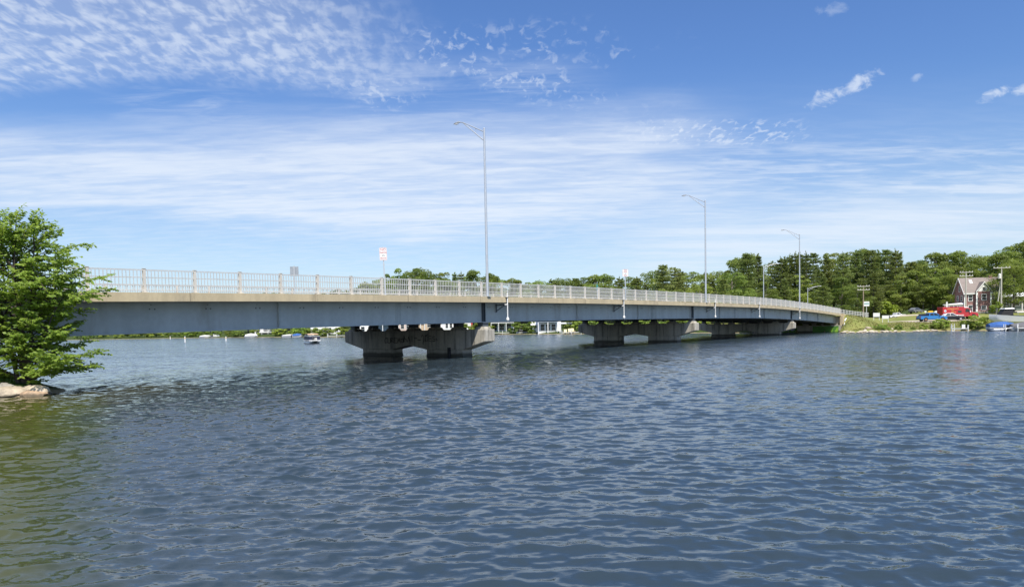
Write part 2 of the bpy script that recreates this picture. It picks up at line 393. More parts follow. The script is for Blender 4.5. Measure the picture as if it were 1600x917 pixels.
skyc = t.mix(1.0, hs.outputs[0], t.mix(t.sm(dz, 0.0, 0.42), (0.66, 0.79, 0.90), (0.62, 0.82, 1.12)), 'MULTIPLY')
CLOUD = (5.75, 6.25, 6.95)
t.put(bg.inputs[0], t.mix(alpha, skyc, CLOUD)); bg.inputs[1].default_value = 0.10
vs_ = SC.view_settings; SC.display_settings.display_device = 'sRGB'
vs_.view_transform = 'Standard'; vs_.look = 'None'; vs_.gamma = 1; vs_.use_curve_mapping = False; vs_.exposure = 0.55
# ------------------------------------------------------------------ shared geometry of bridge and shores
S = 2.4                                          # railing post spacing
ANG = math.atan2(BY, BX)                         # bridge axis
O0 = (-41.8+0.787*29.85, 29.85)                  # near deck edge at post 0
def brw(s, y=0.0):                               # bridge frame -> world XY (s along, y inward)
    return (O0[0]+BX*s-BY*y, O0[1]+BY*s+BX*y)
def brl(X, Y):
    a = X-O0[0]; b = Y-O0[1]; return a*BX+b*BY, -a*BY+b*BX
ZK = [(-14,1.1),(-7,1.5),(0,1.88),(7,2.17),(16,2.40),(25,2.50),(32,2.53),(38,2.50),(44,2.28),(50,1.93),(57,1.40),(63,1.05),(70,0.78),(85,0.55),(110,0.7),(140,1.2)]
def zt(s):                                       # top of the concrete edge
    k = s/S; n = len(ZK)
    i = max(0, min(n-2, next((j for j in range(n-1) if ZK[j+1][0] >= k), n-2)))
    x0, y0 = ZK[i]; x1, y1 = ZK[i+1]
    def sl(j):
        j0, j1 = max(0, j-1), min(n-1, j+1); return (ZK[j1][1]-ZK[j0][1])/(ZK[j1][0]-ZK[j0][0])
    h = x1-x0; q = min(1, max(0, (k-x0)/h)); m0, m1 = sl(i)*h, sl(i+1)*h
    return EYE+(2*q**3-3*q**2+1)*y0+(q**3-2*q**2+q)*m0+(-2*q**3+3*q**2)*y1+(q**3-q**2)*m1
W_ = 17.3; SLOPE = 0.018                         # deck width and cross fall
K0, K1 = -10, 57                                 # first and last railing post

# shoreline, left to right along the far shore, round the abutment and along the near right bank
SHORE = [(-1500,520),(-700,430)] + [pos(0,360), pos(120,343), pos(300,324), pos(410,282), pos(530,225), pos(780,212), pos(900,187), pos(1000,172), pos(1095,160),
         brw(56.4*S, 18.6), brw(56.4*S, -0.6), pos(1312,124), pos(1345,123), pos(1400,123), pos(1440,124.5), pos(1490,126), pos(1560,119), pos(1610,116), (140,108), (260,90), (600,60)]
SH = np.array(SHORE, float)
def shore_dist(X, Y):
    X = np.asarray(X, float); Y = np.asarray(Y, float); best = np.full(X.shape, 1e9)
    for a, b in zip(SH[:-1], SH[1:]):
        d = b-a; q = np.clip(((X-a[0])*d[0]+(Y-a[1])*d[1])/(d@d), 0, 1)
        best = np.minimum(best, np.hypot(X-a[0]-q*d[0], Y-a[1]-q*d[1]))
    poly = np.vstack([SH, [[3000, 60], [3000, 4000], [-3000, 4000], [-3000, 520]]]); ins = np.zeros(X.shape, bool); j = len(poly)-1
    for i in range(len(poly)):
        xi, yi = poly[i]; xj, yj = poly[j]
        c = ((yi > Y) != (yj > Y)) & (X < (xj-xi)*(Y-yi)/(yj-yi+1e-12)+xi); ins ^= c; j = i
    return np.where(ins, best, -best)
_s = [-14,-2,0,1.2,4,12,22,40,80,140,260,600]; _z = [-2,-0.7,-0.02,0.30,0.62,1.15,1.55,2.2,4.0,7.0,13,26]
zt_np = np.vectorize(zt)
def ground(X, Y):
    X = np.atleast_1d(np.asarray(X, float)); Y = np.atleast_1d(np.asarray(Y, float))
    s = shore_dist(X, Y); z = np.interp(s, _s, _z)
    z = z+0.12*np.sin(X*0.31+1)*np.sin(Y*0.27)*np.clip(s/10, 0, 1)
    # behind the right bank the land stays low as far as the road and the red house
    lowm = np.clip((X-62)/20, 0, 1)*np.clip((260-Y)/50, 0, 1)
    z = np.where(s > 22, z*(1-lowm)+np.minimum(z, 1.55+0.042*(s-22))*lowm, z)
    bs = (X-O0[0])*BX+(Y-O0[1])*BY; by = -(X-O0[0])*BY+(Y-O0[1])*BX
    e = np.hypot(np.maximum(0, 57.2*S-bs), np.maximum(0, np.maximum(-by-0.6, by-W_-0.6)))
    rz_ = zt_np(np.maximum(bs, 57*S))-0.25
    fill = rz_-e/2.3
    z = np.where((bs > 54.0*S) & (s > -1), np.maximum(z, np.minimum(fill, rz_)), z)
    z = np.where((bs > 57.1*S) & (by > -0.5) & (by < W_+0.5), rz_, z)
    z = np.where((bs < 57.0*S) & (by > -1.2) & (by < W_+1.2) & (bs > 40*S), np.minimum(z, -0.8), z)
    return z
def gz(X, Y): return float(ground(X, Y)[0])

# ------------------------------------------------------------------ water
def build_water():
    rows = [0.0, 0.8, 1.5]; r = 1.5
    while r < 165: r += max(0.031, 0.0028*r); rows.append(r)
    while r < 6000: r *= 1.12; rows.append(r)
    rows = np.array(rows)
    den = np.linspace(-R(50), R(50), 740); rest = np.linspace(R(50), 2*PI-R(50), 62)[1:-1]
    az = np.concatenate([den, rest]); nr, na = len(rows), len(az)
    RR, AA = np.meshgrid(rows, az, indexing='ij')
    X = RR*np.sin(AA); Y = RR*np.cos(AA); Z = np.zeros_like(X); DX = np.zeros_like(X); DY = np.zeros_like(X)
    step = np.maximum(0.031, 0.0028*RR)
    r2 = np.random.default_rng(3); NW = 96
    lam = np.exp(r2.uniform(math.log(0.10), math.log(0.95), NW)); th = R(262)+r2.normal(0, R(36), NW); ph = r2.uniform(0, 2*PI, NW)
    patch = 0.75+0.35*np.sin(X*0.11+0.05*Y+1.0)*np.sin(Y*0.083-0.04*X)+0.18*np.sin(X*0.31-Y*0.22)
    for l, q, f in zip(lam, th, ph):
        kx, ky = math.cos(q), math.sin(q); k = 2*PI/l
        slope = 0.185*math.sqrt(2/NW)*(1.15 if l < 0.4 else 0.85)
        a = slope/k*np.clip((l/step-3)/3, 0, 1)
        arg = k*(kx*X+ky*Y)+f
        Z += a*np.sin(arg); c = a*1.0*np.cos(arg); DX += kx*c; DY += ky*c
    att = np.clip((150-RR)/60, 0, 1)*np.where(np.abs((AA+PI) % (2*PI)-PI) < R(49.9), 1, 0)*patch
    X = X+DX*att; Y = Y+DY*att; Z = Z*att
    co = np.stack([X, Y, Z], -1).reshape(-1, 3)
    i = np.arange(nr-1)[:, None]*na; j = np.arange(na)[None, :]; j2 = (j+1) % na
    q = np.stack([i+j, i+na+j, i+na+j2, i+j2], -1).reshape(-1, 4)[:, ::-1].astype(np.int32)
    me = bpy.data.meshes.new('water'); N = len(q)
    me.vertices.add(len(co)); me.vertices.foreach_set('co', co.reshape(-1)); me.loops.add(N*4); me.loops.foreach_set('vertex_index', q.reshape(-1))
    me.polygons.add(N); me.polygons.foreach_set('loop_start', np.arange(0, N*4, 4, dtype=np.int32)); me.polygons.foreach_set('use_smooth', np.ones(N, bool))
    me.update(calc_edges=True); me.validate()
    m, t, b = new_mat('lake_water')
    tc = t.n('ShaderNodeTexCoord').outputs['Object']
    big = t.noise(t.mapv(tc, (0.02, 0.05, 1)), 1.0, 3)
    x_, y_, z_ = t.sep(tc)
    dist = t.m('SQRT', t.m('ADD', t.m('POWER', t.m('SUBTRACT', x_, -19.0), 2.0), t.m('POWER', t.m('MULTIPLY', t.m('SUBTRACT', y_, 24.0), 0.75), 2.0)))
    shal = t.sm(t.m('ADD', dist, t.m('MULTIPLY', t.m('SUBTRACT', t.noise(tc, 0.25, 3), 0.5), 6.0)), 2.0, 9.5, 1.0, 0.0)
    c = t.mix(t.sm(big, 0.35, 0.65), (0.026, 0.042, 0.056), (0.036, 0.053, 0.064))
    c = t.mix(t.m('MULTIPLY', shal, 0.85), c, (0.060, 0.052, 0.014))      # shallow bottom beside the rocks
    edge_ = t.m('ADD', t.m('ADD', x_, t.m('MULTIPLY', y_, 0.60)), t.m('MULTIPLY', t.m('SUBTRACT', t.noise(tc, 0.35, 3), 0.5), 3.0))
    c = t.mix(t.m('MULTIPLY', t.m('MULTIPLY', t.sm(edge_, -2.2, 1.0, 1.0, 0.0), t.sm(y_, 22, 27, 1.0, 0.0)), 0.9), c, (0.062, 0.066, 0.012))   # tree's green reflection painted into the water colour, with some shallow bottom
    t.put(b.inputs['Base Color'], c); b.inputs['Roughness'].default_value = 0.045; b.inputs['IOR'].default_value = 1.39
    far = t.sm(t.m('SQRT', t.m('ADD', t.m('POWER', x_, 2.0), t.m('POWER', y_, 2.0))), 20, 80)
    geo = t.n('ShaderNodeNewGeometry').outputs['Normal']
    def slopes(vec, scale, detail, rough, k):          # a smooth field of small surface slopes
        o_ = t.n('ShaderNodeTexNoise'); t.put(o_.inputs['Vector'], vec); o_.inputs['Scale'].default_value = scale
        o_.inputs['Detail'].default_value = detail; o_.inputs['Roughness'].default_value = rough; o_.inputs['Distortion'].default_value = 0.3
        a_ = t.sep(o_.outputs['Color']); q = lambda c_: t.m('MULTIPLY', t.m('SUBTRACT', c_, 0.5), k)
        return q(a_[0]), q(a_[1])
    gust = t.sm(t.noise(t.mapv(tc, (0.05, 0.11, 1), (0, 0, 0.3)), 1.0, 3, 0.6), 0.3, 0.7, 0.72, 1.25)     # wind patches
    f1 = slopes(t.mapv(tc, (0.55, 1.6, 1), (0, 0, 0.18)), 4.6, 4, 0.62, t.m('MULTIPLY', gust, t.m('MULTIPLY_ADD', far, 0.70, 0.66)))
    f2 = slopes(t.mapv(tc, (0.5, 1.5, 1), (0, 0, -0.32)), 1.1, 3, 0.6, t.m('MULTIPLY_ADD', far, 0.55, 0.14))
    f3 = slopes(t.mapv(tc, (0.6, 1.5, 1), (0, 0, 0.05)), 17.0, 3, 0.6, t.m('MULTIPLY', gust, 0.50))
    nx = t.m('MULTIPLY', t.m('ADD', t.m('ADD', f1[0], f2[0]), f3[0]), 0.6); ny = t.m('ADD', t.m('ADD', f1[1], f2[1]), f3[1])
    ny = t.m('ADD', t.m('MULTIPLY', ny, inv(far)), t.m('MULTIPLY', t.m('ABSOLUTE', ny), t.m('MULTIPLY', far, -1.0)))   # wind blows the steep faces towards the near shore
    va = t.n('ShaderNodeVectorMath', operation='ADD'); t.put(va.inputs[0], geo); t.put(va.inputs[1], t.comb(nx, ny, 0.0))
    vn = t.n('ShaderNodeVectorMath', operation='NORMALIZE'); t.put(vn.inputs[0], va.outputs[0]); t.put(b.inputs['Normal'], vn.outputs[0])
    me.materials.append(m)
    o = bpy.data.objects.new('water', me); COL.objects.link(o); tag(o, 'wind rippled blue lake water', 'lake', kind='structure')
build_water()

# ------------------------------------------------------------------ land
def sheet(name, xs, ys, zf, mat, mask=None):
    X, Y = np.meshgrid(xs, ys, indexing='ij'); Z = zf(X, Y); nx, ny = X.shape
    co = np.stack([X, Y, Z], -1).reshape(-1, 3)
    i = np.arange(nx-1)[:, None]*ny; j = np.arange(ny-1)[None, :]
    q = np.stack([i+j, i+ny+j, i+ny+j+1, i+j+1], -1)
    keep = np.ones((nx-1, ny-1), bool)
    zc = np.maximum.reduce([Z[:-1, :-1], Z[1:, :-1], Z[:-1, 1:], Z[1:, 1:]])
    keep = zc > -1.2 if mask is None else mask(X[:-1, :-1], Y[:-1, :-1])
    q = q[keep].reshape(-1, 4)
    used = np.unique(q); mp = np.full(len(co), -1); mp[used] = np.arange(len(used))
    me = bpy.data.meshes.new(name); me.from_pydata(co[used].tolist(), [], mp[q].tolist())
    me.polygons.foreach_set('use_smooth', np.ones(len(q), bool)); me.materials.append(mat); me.update()
    o = bpy.data.objects.new(name, me); COL.objects.link(o); return o
m, t, b = new_mat('turf')
tc = t.n('ShaderNodeTexCoord').outputs['Object']; x_, y_, z_ = t.sep(tc)
n = t.noise(tc, 0.22, 5, 0.6); n2 = t.noise(t.mapv(tc, (1, 1, 3)), 1.6, 4, 0.65)
c = t.mix(t.sm(n, 0.35, 0.65), (0.16, 0.20, 0.05), (0.27, 0.27, 0.085))
c = t.mix(t.sm(n2, 0.45, 0.7, 0, 0.55), c, (0.26, 0.225, 0.10))
c = t.mix(t.sm(t.noise(tc, 0.5, 4, 0.7), 0.6, 0.72, 0, 0.5), c, (0.33, 0.27, 0.17))
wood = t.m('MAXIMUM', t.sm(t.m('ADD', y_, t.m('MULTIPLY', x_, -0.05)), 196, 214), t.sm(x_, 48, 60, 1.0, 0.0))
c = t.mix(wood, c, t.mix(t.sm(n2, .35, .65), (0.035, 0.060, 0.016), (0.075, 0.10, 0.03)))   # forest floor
c = t.mix(t.sm(t.m('ADD', z_, t.m('MULTIPLY', t.m('SUBTRACT', n2, 0.5), 0.5)), 0.04, 0.20, 1.0, 0.0), c, (0.34, 0.27, 0.18))
t.put(b.inputs['Base Color'], c); b.inputs['Roughness'].default_value = 0.95; b.inputs['Specular IOR Level'].default_value = 0.1
bn = t.n('ShaderNodeBump'); bn.inputs['Strength'].default_value = 0.8; bn.inputs['Distance'].default_value = 0.25
t.put(bn.inputs['Height'], t.noise(tc, 2.2, 5, 0.7)); t.put(b.inputs['Normal'], bn.outputs[0])
TURF = m
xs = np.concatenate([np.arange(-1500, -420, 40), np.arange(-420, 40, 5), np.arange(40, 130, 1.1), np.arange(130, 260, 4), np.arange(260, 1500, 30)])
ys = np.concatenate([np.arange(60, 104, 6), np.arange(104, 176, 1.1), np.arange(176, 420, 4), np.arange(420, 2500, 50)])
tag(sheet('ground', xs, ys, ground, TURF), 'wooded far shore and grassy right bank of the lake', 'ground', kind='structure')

def near_z(X, Y):                                # little spit of shore at the left edge of the picture
    e = np.hypot(np.maximum(0, X-(-19.6)), (Y-26.9+0.06*(X+19))/1.0)
    return np.interp(e, [0, 0.7, 1.3, 1.9, 3.2], [0.50, 0.42, 0.16, -0.12, -1.4])+0.05*np.sin(X*2.3)*np.cos(Y*2.9)
tag(sheet('shore_bank', np.arange(-70, -14, 0.25), np.arange(21, 33, 0.25), near_z, TURF), 'low grassy spit of shore at the left edge', 'ground', kind='structure')

# carriageway beyond the bridge, gravel lot, sandy lane
def road_strip(name, s0, s1, y0, y1, mat, lift, label, cat):
    mb = MB(); n = int((s1-s0)/4)
    for i in range(n+1):
        s = s0+(s1-s0)*i/n
        for y in (y0, y1): X, Y = brw(s, y); mb.v.append((X, Y, zt(s)-0.25+lift))
    for i in range(n): mb.f.append((2*i, 2*i+2, 2*i+3, 2*i+1)); mb.mi.append(0)
    o = mb.build(name, mat); return tag(o, label, cat, kind='structure')
road_strip('approach_road', 57.3*S, 120*S, 2.0, 15.3, 'asphalt', 0.04, 'grey asphalt approach road running off the far end of the bridge', 'road')
o = sheet('parking_lot', np.arange(70, 150, 1.0), np.arange(137, 172, 1.0), lambda X, Y: ground(X, Y)+0.05, MATS['sand_gravel'],
          lambda X, Y: (Y > 147.6+0.8*np.sin(X*0.2)) & (Y < 156-0.08*(X-88)) & (X > 87+1.5*np.sin(Y)) & (brl(X, Y)[1] < -2.5))
tag(o, 'pale gravel lot where the blue pickup is parked', 'parking lot', kind='structure')
o = sheet('lane', np.arange(95, 190, 1.0), np.arange(165, 215, 1.0), lambda X, Y: ground(X, Y)+0.05, MATS['sand_gravel'],
          lambda X, Y: np.abs(Y-(186-0.10*(X-110)+1.5*np.sin(X*0.06))) < 4.5)
tag(o, 'sandy lane between the grass bank and the forest', 'road', kind='structure')

# ------------------------------------------------------------------ bridge
NJ = 3                                            # stations per railing bay
def sweep(mb, prof, s0, s1, zf, mi=0, step=S/2, caps=True):
    """sweep a (y,z) profile along the bridge; z is relative to zf(s)"""
    n = max(1, int(round((s1-s0)/step))); o = len(mb.v); m_ = len(prof)
    for i in range(n+1):
        s = s0+(s1-s0)*i/n; z0 = zf(s)
        for (y, z) in prof: mb.v.append((s, y, z0+z))
    for i in range(n):
        for k in range(m_):
            mb.f.append((o+i*m_+k, o+i*m_+(k+1) % m_, o+(i+1)*m_+(k+1) % m_, o+(i+1)*m_+k)); mb.mi.append(mi)
    if caps:
        mb.f.append(tuple(o+k for k in range(m_))); mb.mi.append(mi)
        mb.f.append(tuple(o+n*m_+k for k in range(m_))[::-1]); mb.mi.append(mi)
    return mb
cs = lambda y: SLOPE*y
bridge = thing('bridge', 'long low road bridge with blue grey steel girders, tan concrete edge and picket railing', 'bridge', (O0[0], O0[1], 0), ANG)
SA, SB = K0*S-2, 57.0*S                           # girder extents
# concrete edge beams, deck slab, sidewalk, asphalt
mb = MB()
sweep(mb, [(0,0),(0,-0.42),(0.22,-0.42),(0.22,-0.30),(0.9,-0.22),(2.0,-0.22),(2.0,0)], SA-1, SB+0.4, zt)
mb.build('sidewalk', 'concrete_tan', bridge)
mb = MB(); q = cs(W_)
sweep(mb, [(W_,q),(W_,q-0.42),(W_-0.22,q-0.42),(W_-0.22,q-0.30),(W_-0.9,q-0.24),(W_-1.6,q-0.24),(W_-1.6,q)], SA-1, SB+0.4, zt)
mb.build('parapet', 'concrete_tan', bridge)
mb = MB(); sweep(mb, [(2.003,cs(2)-0.20),(2.003,cs(2)-0.42),(W_-1.603,cs(W_)-0.42),(W_-1.603,cs(W_)-0.2)], SA-1, SB+0.4, zt, step=S)
mb.build('deck_slab', 'concrete_grey', bridge)
mb = MB(); sweep(mb, [(2.01,cs(2)-0.196),(W_-1.61,cs(W_)-0.196),(W_-1.61,cs(W_)-0.15),(2.01,cs(2)-0.15)], SA-1, SB+0.4, zt, step=S)
mb.build('road_surface', 'asphalt', bridge)
# girders
GY = [1.08+2.52*i for i in range(7)]
PK = [11.45, 27.6, 44.35]                         # pier stations
gb = lambda s: zt(s)-1.90                         # girder soffit
for i, gy in enumerate(GY):
    c_ = cs(gy)*0.5; mb = MB()
    sweep(mb, [(gy-0.012,-0.42),(gy-0.012,-1.86),(gy+0.012,-1.86),(gy+0.012,-0.42)], SA, SB, zt)
    sweep(mb, [(gy-0.2,-1.90),(gy+0.2,-1.90),(gy+0.2,-1.855),(gy-0.2,-1.855)], SA, SB, zt)
    sweep(mb, [(gy-0.22,-0.41),(gy+0.22,-0.41),(gy+0.22,-0.37+c_*0.5),(gy-0.22,-0.37+c_*0.5)], SA, SB, zt)
    if i == 0:
        bo = mb
        k = K0+0.8
        while k < 57:                             # pairs of bolts at each cross frame
            s = k*S; z = zt(s)-0.75
            for ds in (-0.12, 0.12): bo.tube([(s+ds, gy-0.012, z), (s+ds, gy-0.04, z)], 0.032, 6, 1)
            if int(k*10) % 3 == 0: bo.tube([(s-0.05, gy-0.012, z+0.2), (s-0.05, gy-0.035, z+0.2)], 0.02, 6, 1)
            k += 2.85/2.4*0.98
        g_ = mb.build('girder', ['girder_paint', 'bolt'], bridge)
        for kk in PK:                             # bearing stiffeners
            st = MB(); s = kk*S
            for ds in (-0.09, 0.09): st.box(s+ds-0.012, s+ds+0.012, gy-0.19, gy-0.014, gb(s)+0.046, zt(s)-0.42)
            st.box(s-0.16, s+0.16, gy-0.05, gy-0.016, gb(s)+0.046, zt(s)-0.425)
            st.build('stiffener', 'girder_dark', g_)
        for kk in (16.9, 21.8, 31.2, 38.6, 48.3, 51.3, 20.0-15.9):
            st = MB(); s = kk*S; st.box(s-0.01, s+0.01, gy-0.16, gy-0.014, gb(s)+0.05, zt(s)-0.43); st.build('stiffener', 'girder_paint', g_)
        for kk in (7.85, 23.2, 33.6):             # bolted splice plates
            sp = MB(); s = kk*S; z0, z1 = gb(s)+0.08, zt(s)-0.5
            sp.box(s-0.24, s+0.24, gy-0.03, gy-0.0125, z0, z1)
            for a in range(10):
                for bx in (-0.18, -0.07, 0.07, 0.18):
                    z = z0+0.06+(z1-z0-0.12)*a/9; sp.tube([(s+bx, gy-0.03, z), (s+bx, gy-0.052, z)], 0.02, 5, 1)
            sp.build('splice_plate', ['girder_paint', 'bolt'], g_)
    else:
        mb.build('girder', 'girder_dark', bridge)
# cross frames between the girders
k = K0+2.0
while k < 56.5:
    mb = MB(); s = k*S
    for a, b_ in zip(GY[:-1], GY[1:]):
        for z0, z1 in ((-1.7, -1.7), (-0.7, -0.7), (-1.7, -0.7), (-0.7, -1.7)):
            mb.tube([(s, a+0.02, zt(s)+z0), (s, b_-0.02, zt(s)+z1)], 0.045, 4)
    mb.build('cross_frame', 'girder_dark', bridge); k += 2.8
# piers
for pi_, kk in enumerate(PK):
    s = kk*S; zc = gb(s)-0.52; y0, y1 = 0.42, 16.95; h = 0.6
    col = [(2.75, 6.65), (10.65, 14.55)]
    prof = [(y0, zc), (y0, zc-0.93), (2.75, zc-1.56), (6.65, zc-1.56), (8.65, zc-1.22), (10.65, zc-1.56), (14.55, zc-1.56), (y1, zc-0.95), (y1, zc)]
    mb = MB(); mb.prism(prof, 'x', s-h, s+h)
    cap = mb.build('pier', 'concrete_grey', bridge)
    bv = cap.modifiers.new('bevel', 'BEVEL'); bv.width = 0.05; bv.segments = 2; bv.limit_method = 'ANGLE'
    for (a, b_) in col:
        cm = MB(); cm.box(s-h+0.06, s+h-0.06, a, b_, -2.2, zc-1.565); c2 = cm.build('column', 'concrete_grey', cap)
        ft = MB(); ft.box(s-h+0.03, s+h-0.03, a-0.03, b_+0.03, -2.2, 0.16)
        ft.build('footing', 'concrete_grey', cap)
    for gy in GY:
        bm_ = MB(); bm_.hexa([(s-0.42,gy-0.52,zc),(s+0.42,gy-0.52,zc),(s+0.42,gy+0.52,zc),(s-0.42,gy+0.52,zc)],
                             [(s-0.36,gy-0.36,zc+0.20),(s+0.36,gy-0.36,zc+0.20),(s+0.36,gy+0.36,zc+0.20),(s-0.36,gy+0.36,zc+0.20)])
        bm_.box(s-0.3, s+0.3, gy-0.28, gy+0.28, zc+0.203, gb(s)-0.06, 1); bm_.box(s-0.34, s+0.34, gy-0.34, gy+0.34, gb(s)-0.06, gb(s)-0.003, 1)
        bm_.build('bearing', ['concrete_grey', 'girder_dark'], cap)
    if pi_ == 0:
        # sprayed scrawl on the face turned to the camera
        gr = MB(); rr = random.Random(4)
        def stroke(pts): gr.tube([(s-h-0.012, y, z) for (y, z) in pts], 0.028, 4)
        cur = 11.8
        def letter(y, z, w, hh, sh):
            P_ = [(y-w*a, z+hh*b_) for a, b_ in sh]; stroke(P_)
        zb = zc-0.98
        A_ = [[(0.9,1),(0.2,0.9),(0,0.5),(0.2,0),(0.9,0.1)], [(0,1),(0,0.1),(0.4,0),(0.9,0.1),(0.9,1)], [(0,0),(0,1),(0.8,0.8),(0,0.5),(0.9,0)], [(0.9,0.9),(0,1),(0,0),(0.9,0)],
              [(0,0),(0.2,1),(0.5,0.3),(0.8,1),(0.95,0)], [(0.8,0.6),(0.1,0.7),(0.1,0.1),(0.8,0.1),(0.85,0.9),(0.9,0)], [(0,0),(0,1.3),(0.2,0.6),(0.8,0.5),(0.8,0)], [(0,0),(0.4,1),(0.9,0)],
              [(0.4,1.2),(0.4,0)], [(0,0.9),(0.9,0.9)], [(0,0.5),(1,0.45)]]
        y = 11.6
        for sh_ in A_: letter(y, zb+rr.uniform(-0.06, 0.06), 0.36, 0.42, sh_); y -= 0.40
        # last word: J o e s in loose strokes
        y -= 0.05
        J = [[(0,0.8),(0.3,1.15),(0.7,0.9),(0.75,0.1),(0.45,-0.35),(0.6,-0.6)], [(0,1.0),(1.1,1.25)], [(0,0.9),(0,0),(0.8,0),(0.8,0.9),(0.1,0.95)], [(0.8,0.9),(0,0.9),(0,0),(0.8,0)], [(0,0.45),(0.7,0.45)],
             [(0.8,0.8),(0.1,0.8),(0.1,0.45),(0.8,0.4),(0.8,0.05),(0,0)], [(0.2,0.5),(0.5,0.1)]]
        for sh_, adv in zip(J, (0.42, 0.0, 0.42, 0.05, 0.36, 0.36, 0.3)): letter(y, zb+0.1, 0.34, 0.44, sh_); y -= adv
        gr.build('graffiti', 'graffiti_shadow_black', cap)
        pm = MB(); pm.box(s-h-0.09, s-h+0.02, 3.95, 4.22, -0.6, zc-1.38); pm.build('shadow_strip', 'graffiti_shadow_black', cap)  # thin black box standing in for a shadow strip on the column
# far abutment with painted wall
sab = 57.0*S
mb = MB(); zc = gb(sab)-0.35
mb.box(sab-0.9, sab+0.1, -0.1, W_+0.2, -1.6, zc); mb.box(sab+0.103, sab+0.7, 0.25, W_-0.25, -1.6, zt(sab)-0.46)
ab = mb.build('abutment', 'concrete_grey', bridge)
for y0_, y1_, z1_, mt, d in ((0.3, 5.2, zc-0.1, 'graffiti_green', 0.02), (8.3, 12.9, zc-0.35, 'graffiti_green', 0.02), (13.6, 16.5, zc-0.2, 'graffiti_green', 0.02)):
    g_ = MB(); nn = 9; pts = [(y0_+(y1_-y0_)*i/nn, z1_-0.15*((i*7) % 3)/2) for i in range(nn+1)]+[(y1_, 0.05), (y0_, 0.05)]
    g_.prism(pts, 'x', sab-0.9-d, sab-0.902); g_.build('graffiti', mt, ab)
g_ = MB()
for cy_, r_ in ((9.2, 0.62), (10.1, 0.5), (10.9, 0.55), (11.7, 0.66), (12.4, 0.5)):
    g_.prism([(cy_+r_*math.cos(a*PI/7), 0.95+0.62*math.sin(a*PI/7)) for a in range(14)], 'x', sab-0.93-0.003*cy_, sab-0.921)
g_.build('graffiti', 'graffiti_lilac', ab)
g_ = MB()
for y_ in (0.5, 1.5): g_.prism([(y_, 0.05), (y_+0.55, 0.05), (y_+0.15, 0.85), (y_-0.25, 0.95)], 'x', sab-0.945, sab-0.922)
g_.build('graffiti', 'graffiti_lime', ab)
ww = MB(); ww.prism([(sab-0.3, -1.2), (sab-0.3, zt(sab)-0.43), (sab+0.42, zt(sab)-0.43), (sab+0.42, zt(sab)-0.005), (sab+3.6, zt(sab+3)-0.06), (sab+0.9, 0.4), (sab+0.9, -1.2)], 'y', -0.35, 0.2)
ww.build('wing_wall', 'concrete_tan', bridge)
nb = MB(); sna = SA-0.5; nb.box(sna-1.2, sna, -0.3, W_+0.3, -2, gb(sna)-0.3); nb.box(sna-1.2, sna-0.6, -0.3, W_+0.3, gb(sna)-0.297, zt(sna)-0.45); nb.build('abutment', 'concrete_grey', bridge)

# railings
def railing(yc, out, detail):
    rb = MB(); zs = lambda s: zt(s)+cs(yc)
    a, b_ = K0*S, K1*S
    for z, hh, w in ((1.045, 0.055, 0.06), (0.70, 0.045, 0.045), (0.36, 0.045, 0.045), (0.10, 0.045, 0.045)):
        sweep(rb, [(yc-w/2, z-hh/2), (yc+w/2, z-hh/2), (yc+w/2, z+hh/2), (yc-w/2, z+hh/2)], a, b_, zs)
    rl = rb.build('railing', 'rail_grey', bridge)
    posts = MB(); picks = MB()
    def post(mb, s):
        z = zs(s); w = 0.055
        mb.box(s-w, s+w, yc-0.075, yc+0.075, z+0.002, z+1.095)
        mb.box(s-w-0.012, s+w+0.012, yc-0.09, yc+0.09, z+1.096, z+1.12)
        mb.box(s-0.13, s+0.13, yc-0.13, yc+0.13, z+0.001, z+0.03)
    def panel(mb, s0):
        for i in range(1, 15):
            s = s0+S*i/15; z = zs(s); mb.box(s-0.014, s+0.014, yc+out*0.028-0.014, yc+out*0.028+0.014, z+0.075, z+1.02)
    for k in range(K0, K1+1):
        if detail: mb = MB(); post(mb, k*S); mb.build('post', 'post_grey', rl)
        else: post(posts, k*S)
    for k in range(K0, K1):
        if detail: mb = MB(); panel(mb, k*S); mb.build('picket_panel', 'rail_grey', rl, fixn=False)
        else: panel(picks, k*S)
    if not detail:
        tag(posts.build('post', 'post_grey', rl), kind='stuff'); tag(picks.build('picket_panel', 'rail_grey', rl), kind='stuff')
railing(0.27, -1, True)
railing(W_-0.3, 1, False)

